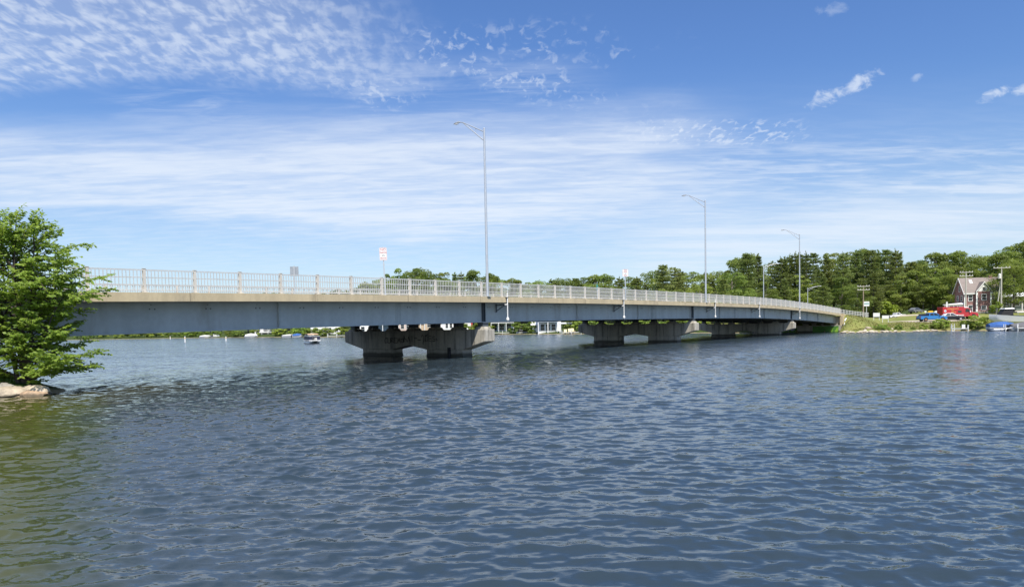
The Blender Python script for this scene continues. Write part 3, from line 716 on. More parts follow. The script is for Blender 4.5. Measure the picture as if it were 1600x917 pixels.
# ------------------------------------------------------------------ lamps, signs, navigation lights on the bridge
def lamp_post(loc, h, armdir, label, single=False, group=None, tilt=0.0, r0=0.105, L=2.9):
    o = thing('street_lamp', label, 'street lamp', loc, armdir, group)     # arm along local +X
    m_ = MB(); m_.tube([(0,0,0), (0,0,0.1), (0,0,h)], [r0*1.05, r0, r0*0.72], 12)
    m_.tube([(0,0,h), (0,0,h+0.05)], [r0*0.8, r0*0.5], 12); m_.build('pole', 'galvanised', o, smooth='auto')
    m_ = MB(); m_.box(-0.19, 0.19, -0.19, 0.19, 0.002, 0.05); m_.build('base_plate', 'galvanised', o)
    m_ = MB()
    if not single:
        m_.tube([(0.05,0,h-0.2), (L*0.40,0,h+0.38), (L*0.72,0,h+0.86), (L*0.86,0,h+0.95)], [0.04,0.036,0.032,0.03], 8)
        m_.tube([(0.05,0,h-0.85), (L*0.38,0,h+0.03), (L*0.72,0,h+0.84)], [0.045,0.038,0.032], 8)
        m_.tube([(L*0.28,0,h+0.2), (L*0.28,0,h-0.22)], 0.015, 6)
    else:
        m_.tube([(0.05,0,h-0.25), (L*0.4,0,h+0.25), (L*0.86,0,h+0.42)], [0.045,0.036,0.03], 8)
        m_.tube([(0.05,0,h-0.8), (L*0.4,0,h+0.1), (L*0.7,0,h+0.36)], [0.04,0.036,0.03], 8)
    m_.build('arm', 'galvanised', o, smooth='auto')
    m_ = MB(); e = L*0.8; z = h+(0.40 if single else 0.90)
    m_.tube([(e,0,z+0.03), (e+0.2,0,z+0.07), (e+0.5,0,z+0.06), (e+0.72,0,z+0.015)], [0.035,0.065,0.065,0.025], 10)
    m_.build('lamp_head', 'galvanised', o, smooth='auto')
    m_ = MB(); m_.box(e+0.25, e+0.55, -0.06, 0.06, z-0.06, z-0.03); m_.build('lens', 'lamp_clear', o)
    return o
arm_in = ANG+PI/2
LG = 'davit lamp posts along the bridge'
for kk, lab in ((11.22, 'tallest looking grey davit lamp post, nearest on the bridge railing above the first pier'),
                (28.4, 'grey davit lamp post on the bridge edge above the second pier'),
                (45.0, 'grey davit lamp post on the bridge edge above the third pier')):
    s = kk*S; X, Y = brw(s, 0.10); lamp_post((X, Y, zt(s)), 12.35, arm_in, lab, group=LG)
for px, d, ty, lab in ((1193, 141, 416, 'short davit lamp post on far deck side, between second and third tall lamps'),
                       (1262, 182, 450, 'small lamp post with curved arm beyond the bridge, right of the third tall lamp')):
    P_ = at(px, ty, d); s, y_ = brl(P_.x, P_.y); zb = zt(s)-0.2
    lamp_post((P_.x, P_.y, zb), P_.z-zb, R(-8 if px < 1200 else -12), lab, single=True, group=LG, L=3.0 if px < 1200 else 3.4)
def sign_plate(mb, w, h, z0, th=0.012, r=0.05, mi=0):
    a = w/2; P_ = []
    for cx, cz, q in ((a-r, z0+r, -PI/2), (a-r, z0+h-r, 0), (-a+r, z0+h-r, PI/2), (-a+r, z0+r, PI)):
        for i in range(4): P_.append((cx+r*math.cos(q+i*PI/6), cz+r*math.sin(q+i*PI/6)))
    mb.prism(P_, 'y', -0.05-th, -0.05, mi)
def parking_sign(s, yb, rz, tilt, label, w, h, z0, lines):
    X, Y = brw(s, yb); o = thing('traffic_sign', label, 'sign', (X, Y, zt(s)+0.002), group='signs on the bridge', rot=(0, tilt, rz))
    m_ = MB(); m_.box(-0.035, 0.035, -0.035, 0.035, 0, z0+h+0.04); m_.box(-0.06, 0.06, -0.06, 0.06, 0.0, 0.08); m_.build('post', 'galvanised', o)
    m_ = MB(); sign_plate(m_, w, h, z0); pl = m_.build('sign_plate', 'white_paint', o)
    for body, z, sz, mt, xs_ in lines: text_mesh(body, sz, mt, 'lettering', pl, (0, -0.066, z0+z*h), (PI/2, 0, 0), xs=xs_)
    bd = MB()
    for x0, x1, a, b_ in ((-w/2+.03, w/2-.03, z0+.02, z0+.032), (-w/2+.03, w/2-.03, z0+h-.032, z0+h-.02), (-w/2+.02, -w/2+.032, z0+.04, z0+h-.04), (w/2-.032, w/2-.02, z0+.04, z0+h-.04)):
        bd.box(x0, x1, -0.066, -0.0625, a, b_)
    bd.build('border', 'sign_red', pl)
    return o
NP = [('NO', 0.83, 0.21, 'sign_red', 1.0), ('PARKING', 0.60, 0.155, 'sign_red', 0.62), ('ON', 0.38, 0.13, 'sign_black', 1.0), ('BRIDGE', 0.17, 0.145, 'sign_red', 0.72)]
parking_sign(7.07*S, 0.13, R(12), R(-1.6), 'white NO PARKING ON BRIDGE sign on the near railing, left of the first lamp', 0.46, 0.80, 2.17, NP)
parking_sign(20.05*S, 0.13, R(20), R(-0.5), 'small white and red sign on the near railing, halfway between the first two tall lamps', 0.66, 0.72, 2.3, NP)
# grey back of a sign on the far side
P_ = at(455.5, 417, 57.5); s, y_ = brl(P_.x, P_.y); y_ = min(y_, W_-0.55); X, Y = brw(s, y_); zb = zt(s)+cs(y_)
o = thing('traffic_sign', 'grey back of a square road sign on the far deck side, left part of bridge', 'sign', (X, Y, zb), R(8), group='signs on the bridge')
m_ = MB(); m_.box(-0.04, 0.04, -0.04, 0.04, 0, P_.z-zb+0.06); m_.build('post', 'galvanised', o)
m_ = MB(); m_.box(-0.34, 0.34, 0.042, 0.056, P_.z-zb-0.78, P_.z-zb); m_.build('sign_plate', 'sign_back', o)
# thin teal sign edge-on on the far side
P_ = at(929, 444, 95.8); s, y_ = brl(P_.x, P_.y); y_ = W_-0.55; X, Y = brw(s, y_); zb = zt(s)+cs(y_)
o = thing('street_sign', 'narrow teal sign on a thin post, left of the small red and white sign', 'sign', (X, Y, zb), R(60), group='signs on the bridge')
hh = P_.z-zb; m_ = MB(); m_.tube([(0,0,0), (0,0,hh-0.75)], 0.04, 8); m_.build('post', 'galvanised', o)
m_ = MB(); m_.prism([(-0.3,hh-0.8),(0.3,hh-0.8),(0.3,hh-0.25),(0,hh),(-0.3,hh-0.25)], 'y', -0.02, 0.02); m_.build('sign_plate', 'teal_paint', o)
# pipes with white globes hanging over the edge
def nav_light(k, label):
    s = k*S; z = zt(s); X, Y = brw(s, -0.14)
    o = thing('navigation_light', label, 'navigation light', (X, Y, gb(s)), ANG, 'navigation lights hung on the bridge edge')
    H = z-gb(s)
    m_ = MB(); m_.tube([(0,0,0.3), (0,0,H+0.42)], 0.042, 8); m_.tube([(0,0,H+0.42), (0,0,H+0.47)], 0.085, 8); m_.build('hanger_pipe', 'white_paint', o, smooth='auto')
    m_ = MB(); m_.tube([(0,0,0.34), (0,0,0.30), (0,0,0.24)], [0.06, 0.11, 0.11], 10); m_.sphere((0,0,0.17), 0.125, 12, sz=1.15); m_.tube([(0,0,0.05), (0,0,-0.04)], [0.05, 0.02], 8)
    m_.build('globe', 'lamp_clear', o, smooth='auto')
    m_ = MB(); m_.box(-0.05, 0.05, 0.02, 1.10, H-0.63, H-0.55)
    m_.tube([(0,1.10,H-1.05), (0,0.30,H-0.63)], 0.035, 6); m_.box(-0.06, 0.06, 1.085, 1.12, H-1.15, H-0.5); m_.build('bracket', 'girder_dark', o)
    m_ = MB(); m_.box(-0.075, 0.075, -0.06, 0.135, H-0.06, H-0.02); m_.tube([(0,0.06,H-0.02), (-0.05,0.03,H-0.28)], 0.03, 6); m_.build('clamp', 'bolt', o)
    m_ = MB(); m_.tube([(-0.02,-0.01,H-0.59), (-0.2,0.12,H-0.59)], 0.045, 8); m_.build('junction_box', 'off_white', o)
for k, lab in ((12.08, 'white hanging light and pipe on the bridge edge, right of the first tall lamp post'),
               (19.7, 'white hanging light and pipe on the bridge edge, below the small red and white sign'),
               (29.4, 'white hanging light and pipe on the bridge edge, right of the second tall lamp post'),
               (36.3, 'white hanging light and pipe on the bridge edge, midway between second and third tall lamps'),
               (44.7, 'white hanging light and pipe on the bridge edge, just left of the third tall lamp')):
    nav_light(k, lab)
# ------------------------------------------------------------------ tree kinds
def rand_dirs(n): return unit(rng.normal(size=(n, 3)))
def make_broad(name, H, Wd, seed, nblob=34, per=110, leaf=0.24, mat='leaf_broad', low=0.18, bark='bark_grey'):
    global rng
    rng = np.random.default_rng(seed); rr = random.Random(seed)
    o = thing(name, '', 'tree')
    tk = MB(); tk.tube([(0,0,-0.8), (0.1,0,H*0.25), (rr.uniform(-.4,.4),rr.uniform(-.4,.4),H*0.6), (rr.uniform(-.6,.6),rr.uniform(-.6,.6),H*0.85)], [0.02*H, 0.016*H, 0.009*H, 0.003*H], 7)
    C = []; L = []; WV = []; T = []; D = []
    for i in range(nblob):
        f = rr.random()**0.8; z = H*(low+(0.96-low)*f)
        env = Wd*0.5*math.sqrt(max(0.03, 1-((f-0.42)/0.6)**2))
        a = i*2.4+rr.uniform(-.5,.5); r_ = env*math.sqrt(rr.uniform(0.12, 1.0)); cx, cy = r_*math.cos(a), r_*math.sin(a)
        br = rr.uniform(0.10, 0.19)*Wd*(1.15-0.35*f); bz = br*rr.uniform(0.55, 0.8)
        if i % 2 == 0: tk.tube([(0,0,max(H*0.15, z-r_*0.8)), (cx*0.55,cy*0.55,z-r_*0.25), (cx,cy,z)], [0.006*H,0.004*H,0.0015*H], 4)
        n = int(per*(br/(0.145*Wd))**2)
        d = rand_dirs(n); d[:, 2] = np.where(rng.random(n) < 0.65, np.abs(d[:, 2]), d[:, 2])
        rad = rng.uniform(0.55, 1.08, (n, 1))**0.6
        c = d*rad*np.array([br, br, bz])+np.array([cx, cy, z])
        nrm = unit(d*0.7+np.array([0,0,0.6])+rng.normal(0, 0.55, (n, 3)))
        l = unit(np.cross(nrm, rand_dirs(n))); w = np.cross(nrm, l)
        sz = leaf*rng.uniform(0.6, 1.35, (n, 1)); C.append(c); L.append(l*sz); WV.append(w*sz*0.62)
        T.append(np.clip(rng.normal(0.5+rr.uniform(-.18,.18), 0.18, n), 0, 1))
    tk.build('trunk', bark, o, smooth=True)
    leaf_mesh('crown', np.vstack(C), None, np.vstack(L), np.vstack(WV), np.concatenate(T), mat, o)
    o['_h'] = H; return o
def make_pine(name, H, Wd, seed, mat='leaf_pine', low=0.16, conic=0.75, leaf=0.26):
    global rng
    rng = np.random.default_rng(seed); rr = random.Random(seed)
    o = thing(name, '', 'tree'); tk = MB()
    lean = (rr.uniform(-.4,.4), rr.uniform(-.4,.4))
    tk.tube([(0,0,-0.8), (0,0,H*0.4), (lean[0],lean[1],H*0.985)], [0.016*H, 0.012*H, 0.002*H], 7)
    C = []; L = []; WV = []; T = []
    z = H*low
    while z < H*0.97:
        f = z/H; env = Wd*0.5*((1-f)**conic*1.25 if f > 0.35 else 0.85)
        env = min(env, Wd*0.5)
        nb = rr.randint(4, 6); a0 = rr.uniform(0, 6.28)
        for b_ in range(nb):
            a = a0+b_*2*PI/nb+rr.uniform(-.35,.35); ln = env*rr.uniform(0.42, 1.15)+0.35
            rise = rr.uniform(0.02, 0.22)+0.30*max(0, f-0.6)
            tx = lean[0]*f; ty = lean[1]*f
            end = np.array([tx+ln*math.cos(a), ty+ln*math.sin(a), z+ln*rise])
            if ln > 1.6: tk.tube([(tx,ty,z), (tx+ln*.5*math.cos(a),ty+ln*.5*math.sin(a),z+ln*rise*.3), tuple(end)], [0.0045*H,0.003*H,0.001*H], 4)
            n = int(22+ln*24); q = rng.uniform(0.22, 1.04, n)[:, None]
            base = np.array([tx, ty, z])+(end-np.array([tx, ty, z]))*q
            side = np.array([-math.sin(a), math.cos(a), 0.0]); spread = (0.36*ln*(1.15-0.7*np.abs(q-0.55)))*rng.normal(0, 0.5, (n, 1))
            c = base+side*spread+np.stack([np.zeros(n), np.zeros(n), rng.normal(0.12, 0.22, n)], -1)
            out = unit(np.array([math.cos(a), math.sin(a), 0.25])+side*np.sign(spread)*0.6+rng.normal(0, 0.4, (n, 3)))
            nrm = unit(np.array([0.1,-0.35,0.75])+rng.normal(0, 0.5, (n, 3))); w = unit(np.cross(nrm, out))
            sz = leaf*rng.uniform(0.7, 1.4, (n, 1)); C.append(c); L.append(out*sz*1.2); WV.append(w*sz*0.5); T.append(np.clip(rng.normal(0.5+rr.uniform(-.15,.15), 0.2, n), 0, 1))
        z += H*rr.uniform(0.036, 0.060)
    n = 14; c = np.array([lean[0], lean[1], H*0.97])+rng.normal(0, 0.2, (n, 3))*np.array([1,1,1.6]); out = unit(rng.normal(0, .5, (n, 3))+np.array([0,0,1.3])); w = unit(np.cross(out, rand_dirs(n)))
    C.append(c); L.append(out*0.45); WV.append(w*0.16); T.append(np.full(n, 0.6))
    tk.build('trunk', 'bark_grey', o, smooth=True)
    leaf_mesh('crown', np.vstack(C), None, np.vstack(L), np.vstack(WV), np.concatenate(T), mat, o)
    o['_h'] = H; return o
broad = [make_broad('broadleaf_tree', 18, w, 11+i, nblob=nb, per=p_*2) for i, (w, nb, p_) in enumerate(((12.5, 44, 105), (14.5, 50, 100), (10.5, 38, 110), (13, 46, 105)))]
pines = [make_pine('pine_tree', 22, w, 31+i, conic=c_) for i, (w, c_) in enumerate(((11, 0.60), (9.0, 0.72), (12.5, 0.52), (10, 0.62)))]
for i, o in enumerate(broad+pines): o.location = (0, 0, 0)
used = set()
def plant(protos, X, Y, z, H, label, group, wide=1.0):
    p_ = random.choice(protos); sc = H/p_['_h']; rz = random.uniform(0, 6.28); sw = sc*wide*random.uniform(0.9, 1.12)
    if p_.name not in used:
        used.add(p_.name); p_.location = (X, Y, z); p_.rotation_euler = (0, 0, rz); p_.scale = (sw, sw, sc); p_['label'] = label; p_['group'] = group; return p_
    return copy_thing(p_, (X, Y, z), rz, (sw, sw, sc), label, group)
# skyline of the photograph as the top of the standing forest: column -> height above the eye at that column
SKY = [(-400,480),(60,505),(330,490),(400,464),(430,457),(480,461),(520,455),(552,452),(575,444),(600,434),(625,421),(650,419),(680,428),(705,426),(740,424),(765,427),(800,437),(830,441),(870,435),(900,435),
       (940,430),(990,433),(1015,428),(1035,414),(1050,417),(1075,425),(1110,424),(1140,424),(1152,405),(1170,396),(1188,397),(1200,410),(1222,402),(1240,395),(1262,394),(1285,398),(1310,396),(1340,391),(1372,391),
       (1400,390),(1415,404),(1428,412),(1442,405),(1462,396),(1490,395),(1520,402),(1545,408),(1565,392),(1585,381),(1605,380),(1680,385),(1900,400)]
skx = [a for a, b in SKY]; sky_ = [b for a, b in SKY]
def top_z(px, d):
    y = np.interp(px, skx, sky_); yh = 511-0.0192*(px-800); return EYE+(yh-y)*d/F
ZONES = [(-300, 400, 'far across the lake, below the left end of the bridge'), (400, 620, 'on the far shore behind the pontoon boat'), (620, 800, 'on the far shore behind the first pier'),
         (800, 1000, 'on the far shore between the first and second piers'), (1000, 1150, 'on the far shore around the second tall lamp post'),
         (1150, 1300, 'in the tall wood around the third tall lamp post'), (1300, 1425, 'in the tall wood behind the yellow green shrub'), (1425, 1505, 'left of and behind the red house'), (1505, 1800, 'right of and behind the red house')]
def zone(px): return next((z for a, b, z in ZONES if a <= px < b), ZONES[-1][2])
def tree_label(kind, px):
    k = 'dark layered pine' if kind == 'p' else 'rounded leafy green tree'
    return k+' '+zone(px)
placed = []
def free(X, Y, r):
    return all((X-a)**2+(Y-b)**2 > r*r for a, b in placed)
def forest(px, d, H=None, kind=None, fit=True, minr=4.2, grp='trees of the wood around the lake'):
    X, Y = pos(px, d)
    if not free(X, Y, minr): return False
    z = gz(X, Y)
    if z < 0.25: return False
    top = top_z(px, d)
    if H is None: H = top-z if fit else random.uniform(12, 18)
    if H < 5: return False
    pk = 0.62 if px > 1130 and px < 1420 else (0.42 if px < 1130 else 0.28)
    kind = kind or ('p' if random.random() < pk and H > 11 else 'b')
    placed.append((X, Y)); plant(pines if kind == 'p' else broad, X, Y, z-0.1, H, tree_label(kind, px), grp, 0.85 if H > 20 else 1.05); return True
# landmark trees first
placed += [pos(1384, 212), pos(1367, 213), pos(1400, 203), pos(1431, 200)]
for px, d, k in ((1037, 218, 'p'), (1056, 222, 'p'), (1168, 214, 'p'), (1186, 222, 'p'), (1241, 232, 'p'), (1262, 226, 'p'), (1293, 236, 'p'), (1318, 228, 'p'), (1338, 232, 'p'), (1362, 226, 'p'), (1385, 235, 'p'), (1400, 230, 'p'),
                 (1424, 242, 'p'), (1222, 228, 'p'), (1460, 236, 'b'), (1492, 246, 'b'), (1520, 250, 'b'), (1575, 224, 'b'), (1600, 226, 'b'), (1640, 230, 'b'), (625, 300, 'b'), (652, 300, 'b'), (697, 290, 'b'), (735, 285, 'b'), (765, 290, 'b'), (598, 300, 'b'), (577, 302, 'b')):
    forest(px, d, kind=k, minr=2.5)
# skyline row, then lower trees in front of it
for px in range(405, 1720, 17):
    dd = np.interp(px, [400, 560, 800, 1000, 1150, 1250, 1500, 1700], [360, 310, 290, 262, 245, 240, 250, 240])
    forest(px+random.uniform(-6, 6), dd+random.uniform(-8, 14), minr=3.2)
for px in range(-160, 420, 17): forest(px+random.uniform(-6, 6), np.interp(px, [-160, 420], [432, 345])+random.uniform(-6, 10), H=random.uniform(8, 12) if px < 330 else None, kind='b', minr=3.5)
for px in range(400, 1150, 14):
    dd = np.interp(px, [400, 530, 780, 900, 1000, 1095, 1150], [318, 262, 244, 218, 200, 186, 184])
    forest(px+random.uniform(-6, 6), dd+random.uniform(-3, 14), H=random.uniform(8, 13.5), minr=4.5)
for px in range(545, 1160, 15):
    dd = np.interp(px, [545, 800, 1000, 1160], [292, 272, 244, 226]); X_, Y_ = pos(px, dd); zz_ = gz(X_, Y_)
    forest(px+random.uniform(-5, 5), dd+random.uniform(-7, 7), H=max(7, (top_z(px, dd)-zz_)*random.uniform(0.72, 0.92)), minr=3.6)
for px in range(1120, 1500, 13):
    dd = np.interp(px, [1120, 1200, 1300, 1400, 1500], [196, 196, 204, 206, 216])
    forest(px+random.uniform(-5, 5), dd+random.uniform(-2, 12), H=random.uniform(8, 15), kind='b' if random.random() < 0.72 else 'p', minr=4.4)
for px in (1430, 1446, 1458, 1474, 1486): forest(px, 209+random.uniform(-3, 5), H=random.uniform(9, 14), kind='b', minr=3)
for px in (1562, 1580, 1597, 1615, 1640, 1660): forest(px, 213+random.uniform(-3, 5), H=random.uniform(11, 17), kind='b', minr=3)
# the tree whose boughs hang in front of the red house, right of it
forest(1584, 178, H=13, kind='b', minr=1)
# ------------------------------------------------------------------ shrubs
shr = [make_broad('shrub', 3.0, 4.2, 61+i, nblob=24, per=130, leaf=0.16, mat=m_, low=0.08, bark='bark') for i, m_ in enumerate(('leaf_shrub', 'leaf_shrub', 'leaf_lime'))]
for o in shr: o['category'] = 'shrub'
def shrub(i, px, d, w, h, label, group=None):
    X, Y = pos(px, d); o = shr[i]; z = gz(X, Y)-0.1; sx = w/4.2; sz = h/3.0
    if i not in KIDS:
        KIDS[i] = 1; o.location = (X, Y, z); o.scale = (sx, sx, sz); o['label'] = label
        if group: o['group'] = group
        return
    c = copy_thing(o, (X, Y, z), random.uniform(0, 6), (sx, sx, sz), label)
    if group: c['group'] = group
shrub(2, 1384, 212, 6.6, 5.6, 'round yellow green shrub standing out against the dark wood')
shrub(0, 1367, 213, 5.2, 4.4, 'darker green shrub just left of the round yellow green one')
for px, d, w, h, lab in ((1471, 127.4, 3.1, 2.0, 'wide green shrub on the bank below the dark car'), (1529, 123.9, 4.4, 2.4, 'largest green shrub on the bank, between white jetty and blue covered boat'),
                         (1444, 127, 1.5, 1.05, 'small shrub at the water below the front of the blue pickup'), (1379, 125.5, 2.3, 1.15, 'low shrub among the riprap below the white boards'),
                         (1404, 126, 1.5, 1.0, 'small shrub on the bank right of the riprap stones'), (1427, 126.6, 0.9, 0.6, 'tiny bush at the water left of the blue pickup'), (1462, 127.4, 1.6, 1.2, 'shrub touching the wide green shrub on its left side'),
                         (1512, 125.5, 2.0, 1.3, 'small shrub between the white jetty and the largest shrub')):
    shrub(0 if w > 2 else 1, px, d, w, h, lab)
shrub(1, 1556, 172, 3.2, 3.0, 'bushy shrub between the red house and the grey covered boat')
n_ = 0
for px in range(130, 1100, 19):                    # shrubs along the far waterline
    d0 = np.interp(px, [120, 300, 410, 530, 780, 900, 1000, 1095], [343, 324, 282, 225, 212, 187, 172, 160])
    if 410 < px < 425 or 560 < px < 715 or 765 < px < 805 or 838 < px < 880: continue
    shrub(random.choice((0, 1)), px+random.uniform(-6, 6), d0+random.uniform(5, 8), random.uniform(4, 7), random.uniform(2.2, 3.6),
          'shrub at the waterline '+zone(px), 'shrubs along the far waterline')
# ------------------------------------------------------------------ rocks
def rock(c, sx, sy, sz, rz, mat, label, group=None, seed=1, sub=3):
    import bmesh
    bm = bmesh.new(); bmesh.ops.create_icosphere(bm, subdivisions=sub, radius=1.0); rr = np.random.default_rng(seed)
    pl = [unit(rr.normal(size=3)) for _ in range(11)]; ds = rr.uniform(0.62, 0.92, 11)
    ph = rr.uniform(0, 6, 6)
    for v_ in bm.verts:
        p_ = np.array(v_.co)
        for n_, d_ in zip(pl, ds):
            q = p_@n_-d_
            if q > 0: p_ = p_-n_*q*0.9
        p_ = p_*(1+0.03*math.sin(5*p_[0]+ph[0])+0.03*math.sin(7*p_[1]+ph[1])+0.025*math.sin(9*p_[2]+ph[2]))
        v_.co = (p_[0]*sx, p_[1]*sy, p_[2]*sz)
    me = bpy.data.meshes.new('rock'); bm.to_mesh(me); bm.free(); me.materials.append(MATS[mat])
    me.polygons.foreach_set('use_smooth', [sub > 1]*len(me.polygons))
    try: me.set_sharp_from_angle(angle=R(28))
    except Exception: pass
    o = bpy.data.objects.new('rock', me); COL.objects.link(o); o.location = c; o.rotation_euler = (0, 0, rz)
    return tag(o, label, 'rock', group)
rock((-19.95, 25.35, 0.10), 0.8, 0.5, 0.23, 0.3, 'rock_pale', 'pale flat boulder at the far left edge of the picture', seed=3)
rock((-19.0, 25.75, 0.12), 0.62, 0.5, 0.30, 1.0, 'rock_tan', 'rounded tan boulder in the middle of the three under the leafy tree', seed=9)
rock((-18.35, 26.1, 0.14), 0.72, 0.42, 0.27, -0.25, 'rock_tan', 'long tan boulder at the foot of the leafy tree, topping the other two', seed=5)
rock((-18.1, 25.75, 0.02), 0.60, 0.30, 0.20, -0.15, 'rock_orange', 'low orange stained rock at the waterline in front of the tan boulder', seed=13)
rock((-19.6, 26.2, 0.22), 0.6, 0.45, 0.28, 0.2, 'rock_grey', 'grey rock half hidden in grass behind the pale flat boulder', seed=21)
rk = random.Random(5)
for i in range(14):
    X = -20.6+2.9*rk.random(); Y = 25.55+0.45*rk.random()+0.12*(X+20); s_ = rk.uniform(0.07, 0.2)
    rock((X, Y, 0.02+s_*0.15), s_*1.4, s_, s_*0.65, rk.uniform(0, 6), rk.choice(('rock_grey', 'rock_tan', 'rock_orange')), 'small wet stone at the waterline among the boulders under the leafy tree', 'small stones at the left shore', seed=i+140, sub=2)
for i in range(64):
    px = 1316+rk.random()**1.25*150; d = np.interp(px, [1312, 1345, 1400, 1440, 1490], [124, 123, 123, 124.5, 126])+rk.choice((0.25, 0.35, 0.5, rk.uniform(0.6, 5.0)))
    if px > 1410: d = np.interp(px, [1400, 1440, 1490], [123, 124.5, 126])+rk.uniform(0.2, 0.6)
    X, Y = pos(px, d); s_ = rk.uniform(0.16, 0.42)*(1.25 if 1345 < px < 1372 else 0.85)
    rock((X, Y, gz(X, Y)+s_*0.12), s_*1.35, s_, s_*0.7, rk.uniform(0, 6), rk.choice(('rock_pale', 'rock_pale', 'rock_tan')), 'pale stone of the riprap on the grass bank near the far bridge end', 'riprap stones on the right bank', seed=i+40, sub=2)
# ------------------------------------------------------------------ the leafy tree at the left edge
def near_tree():
    global rng
    rng = np.random.default_rng(99); rr = random.Random(12)
    bx, by, bz = -19.15, 26.75, 0.42
    o = thing('broadleaf_tree', 'large bright green leafy tree on the rocky spit at the left edge', 'tree', (bx, by, bz))
    H = 6.75
    prof_z = [0.0, 0.35, 0.8, 1.3, 1.9, 2.5, 3.2, 3.8, 4.4, 5.0, 5.5, 6.0, 6.4, 6.8]; prof_r = [0.8, 2.3, 3.05, 3.0, 2.55, 2.75, 3.2, 3.35, 3.3, 2.95, 2.65, 2.1, 1.3, 0.35]
    tk = MB(); stems = []
    for (x0, y0, lx, ly, h, r_) in ((0,0,-0.35,0.1,6.3,0.115), (0.22,0.05,0.55,-0.2,5.4,0.08), (-0.12,-0.1,-1.5,-0.3,5.6,0.085), (0.1,0.15,0.2,-0.9,4.6,0.06), (-0.15,0.1,-0.9,0.35,4.8,0.07), (0.3,-0.05,1.5,-0.45,3.0,0.045)):
        pts = [Vector((x0, y0, -0.3))]
        for i in range(1, 7):
            f = i/6; pts.append(Vector((x0+lx*f**1.3+rr.uniform(-.07,.07), y0+ly*f**1.3+rr.uniform(-.07,.07), h*f)))
        tk.tube(pts, [r_*(1-0.85*i/6)+0.008 for i in range(7)], 8); stems.append((pts, h, r_))
    # low curved dead branch by the rocks
    tk.tube([(0.15,-0.1,0.02), (0.6,-0.2,0.42), (1.0,-0.25,0.5), (1.5,-0.3,0.25)], [0.035,0.03,0.025,0.012], 6)
    tk.build('trunk', 'bark', o, smooth=True)
    C = []; L = []; WV = []; T = []; tw = MB()
    nrmx, nrmy = BY, -BX
    def clip_ok(p_):      # keep foliage on the lake side of the deck edge
        s, y = brl(bx+p_[0], by+p_[1]); zz = bz+p_[2]
        if 1.9 < zz < 5.25 and y > -0.12: return False
        return y < 2.6
    nbr = 150
    for i in range(nbr):
        f = ((i+0.5)/nbr); z_end = 0.25+f*6.35+rr.uniform(-.3,.3)
        a = i*2.39996+rr.uniform(-.4,.4)
        if z_end < 1.25 and math.cos(a) < 0.45 and i % 4: continue
        env = np.interp(z_end, prof_z, prof_r)*rr.uniform(0.58, 1.12)*(1.10 if z_end < 1.7 else 0.95)
        if z_end < 1.4 and math.cos(a) < 0.1: env *= 0.55
        ex, ey = env*math.cos(a)-0.25, env*math.sin(a)*(0.92 if math.sin(a) > 0 else 0.62)-0.1
        pts_, h, r_ = rr.choice(stems); q = min(0.96, max(0.08, (z_end-0.25-0.35*env)/h)); k = q*6; j = min(5, int(k)); st = pts_[j].lerp(pts_[j+1], k-j)
        end = Vector((ex, ey, z_end)); mid = st.lerp(end, 0.5)+Vector((0, 0, rr.uniform(0.0, 0.3)*(end-st).length*0.5))
        tw.tube([st, mid, end], [0.022+0.004*env, 0.014, 0.004], 5, caps=False)
        axis = (end-mid); Ln = (end-st).length
        ntw = int(6+Ln*5.2)
        for b_ in range(ntw):
            u = 0.22+0.80*(b_+rr.random())/ntw
            p0 = st.lerp(mid, u*2) if u < 0.5 else mid.lerp(end, (u-0.5)*2)
            side = 1 if b_ % 2 else -1
            dirv = Vector((math.cos(a), math.sin(a), 0))*rr.uniform(0.35, 0.9)+Vector((-math.sin(a), math.cos(a), 0))*side*rr.uniform(0.4, 1.0)+Vector((0, 0, rr.uniform(-.30, .62)))
            dirv.normalize(); tl = rr.uniform(0.30, 0.72)*(1.15-0.4*u)
            if f > 0.86: dirv = (dirv+Vector((0, 0, 0.7))).normalized()
            p1 = p0+dirv*tl+Vector((0, 0, -0.07*tl))
            if not clip_ok(p1): continue
            tw.tube([p0, p1], [0.006, 0.002], 3, caps=False)
            nl = int(8+tl*17); qv = (np.arange(nl)+rng.random(nl))/nl; sd_ = np.where(np.arange(nl) % 2 == 0, 1.0, -1.0)
            d_ = np.array(dirv); hor = unit(np.cross(d_, [0,0,1.0])[None])[0]
            l_ = unit(d_*0.65+hor*sd_[:, None]*0.85+np.array([0,0,-0.40])+rng.normal(0, 0.30, (nl, 3)))
            nr = unit(np.array([0.16,-0.62,0.80])+rng.normal(0, 0.42, (nl, 3))); w_ = unit(np.cross(nr, l_))
            sz = rng.uniform(0.050, 0.085, (nl, 1)); c = np.array(p0)+(np.array(p1)-np.array(p0))*qv[:, None]+l_*sz*1.05
            C.append(c); L.append(l_*sz); WV.append(w_*sz*0.60); T.append(np.clip(rng.normal(0.35+0.3*f, 0.22, nl), 0, 1))
    tw.build('branches', 'bark', o, smooth=True, fixn=False)
    c = np.vstack(C); print('near tree leaves', len(c))
    leaf_mesh('crown', c, None, np.vstack(L), np.vstack(WV), np.concatenate(T), 'leaf_near', o)
near_tree()
# more trees standing out of the frame on the same shore; only the edges and reflections of them show
for i, (X, Y, H) in enumerate(((-23.6, 26.2, 7.5), (-27.5, 27.5, 9), (-33, 26, 10))):
    plant([broad[i]], X, Y, 0.35, H, 'leafy tree on the shore at the left edge, behind the large bright one', 'trees on the left shore', 0.9)
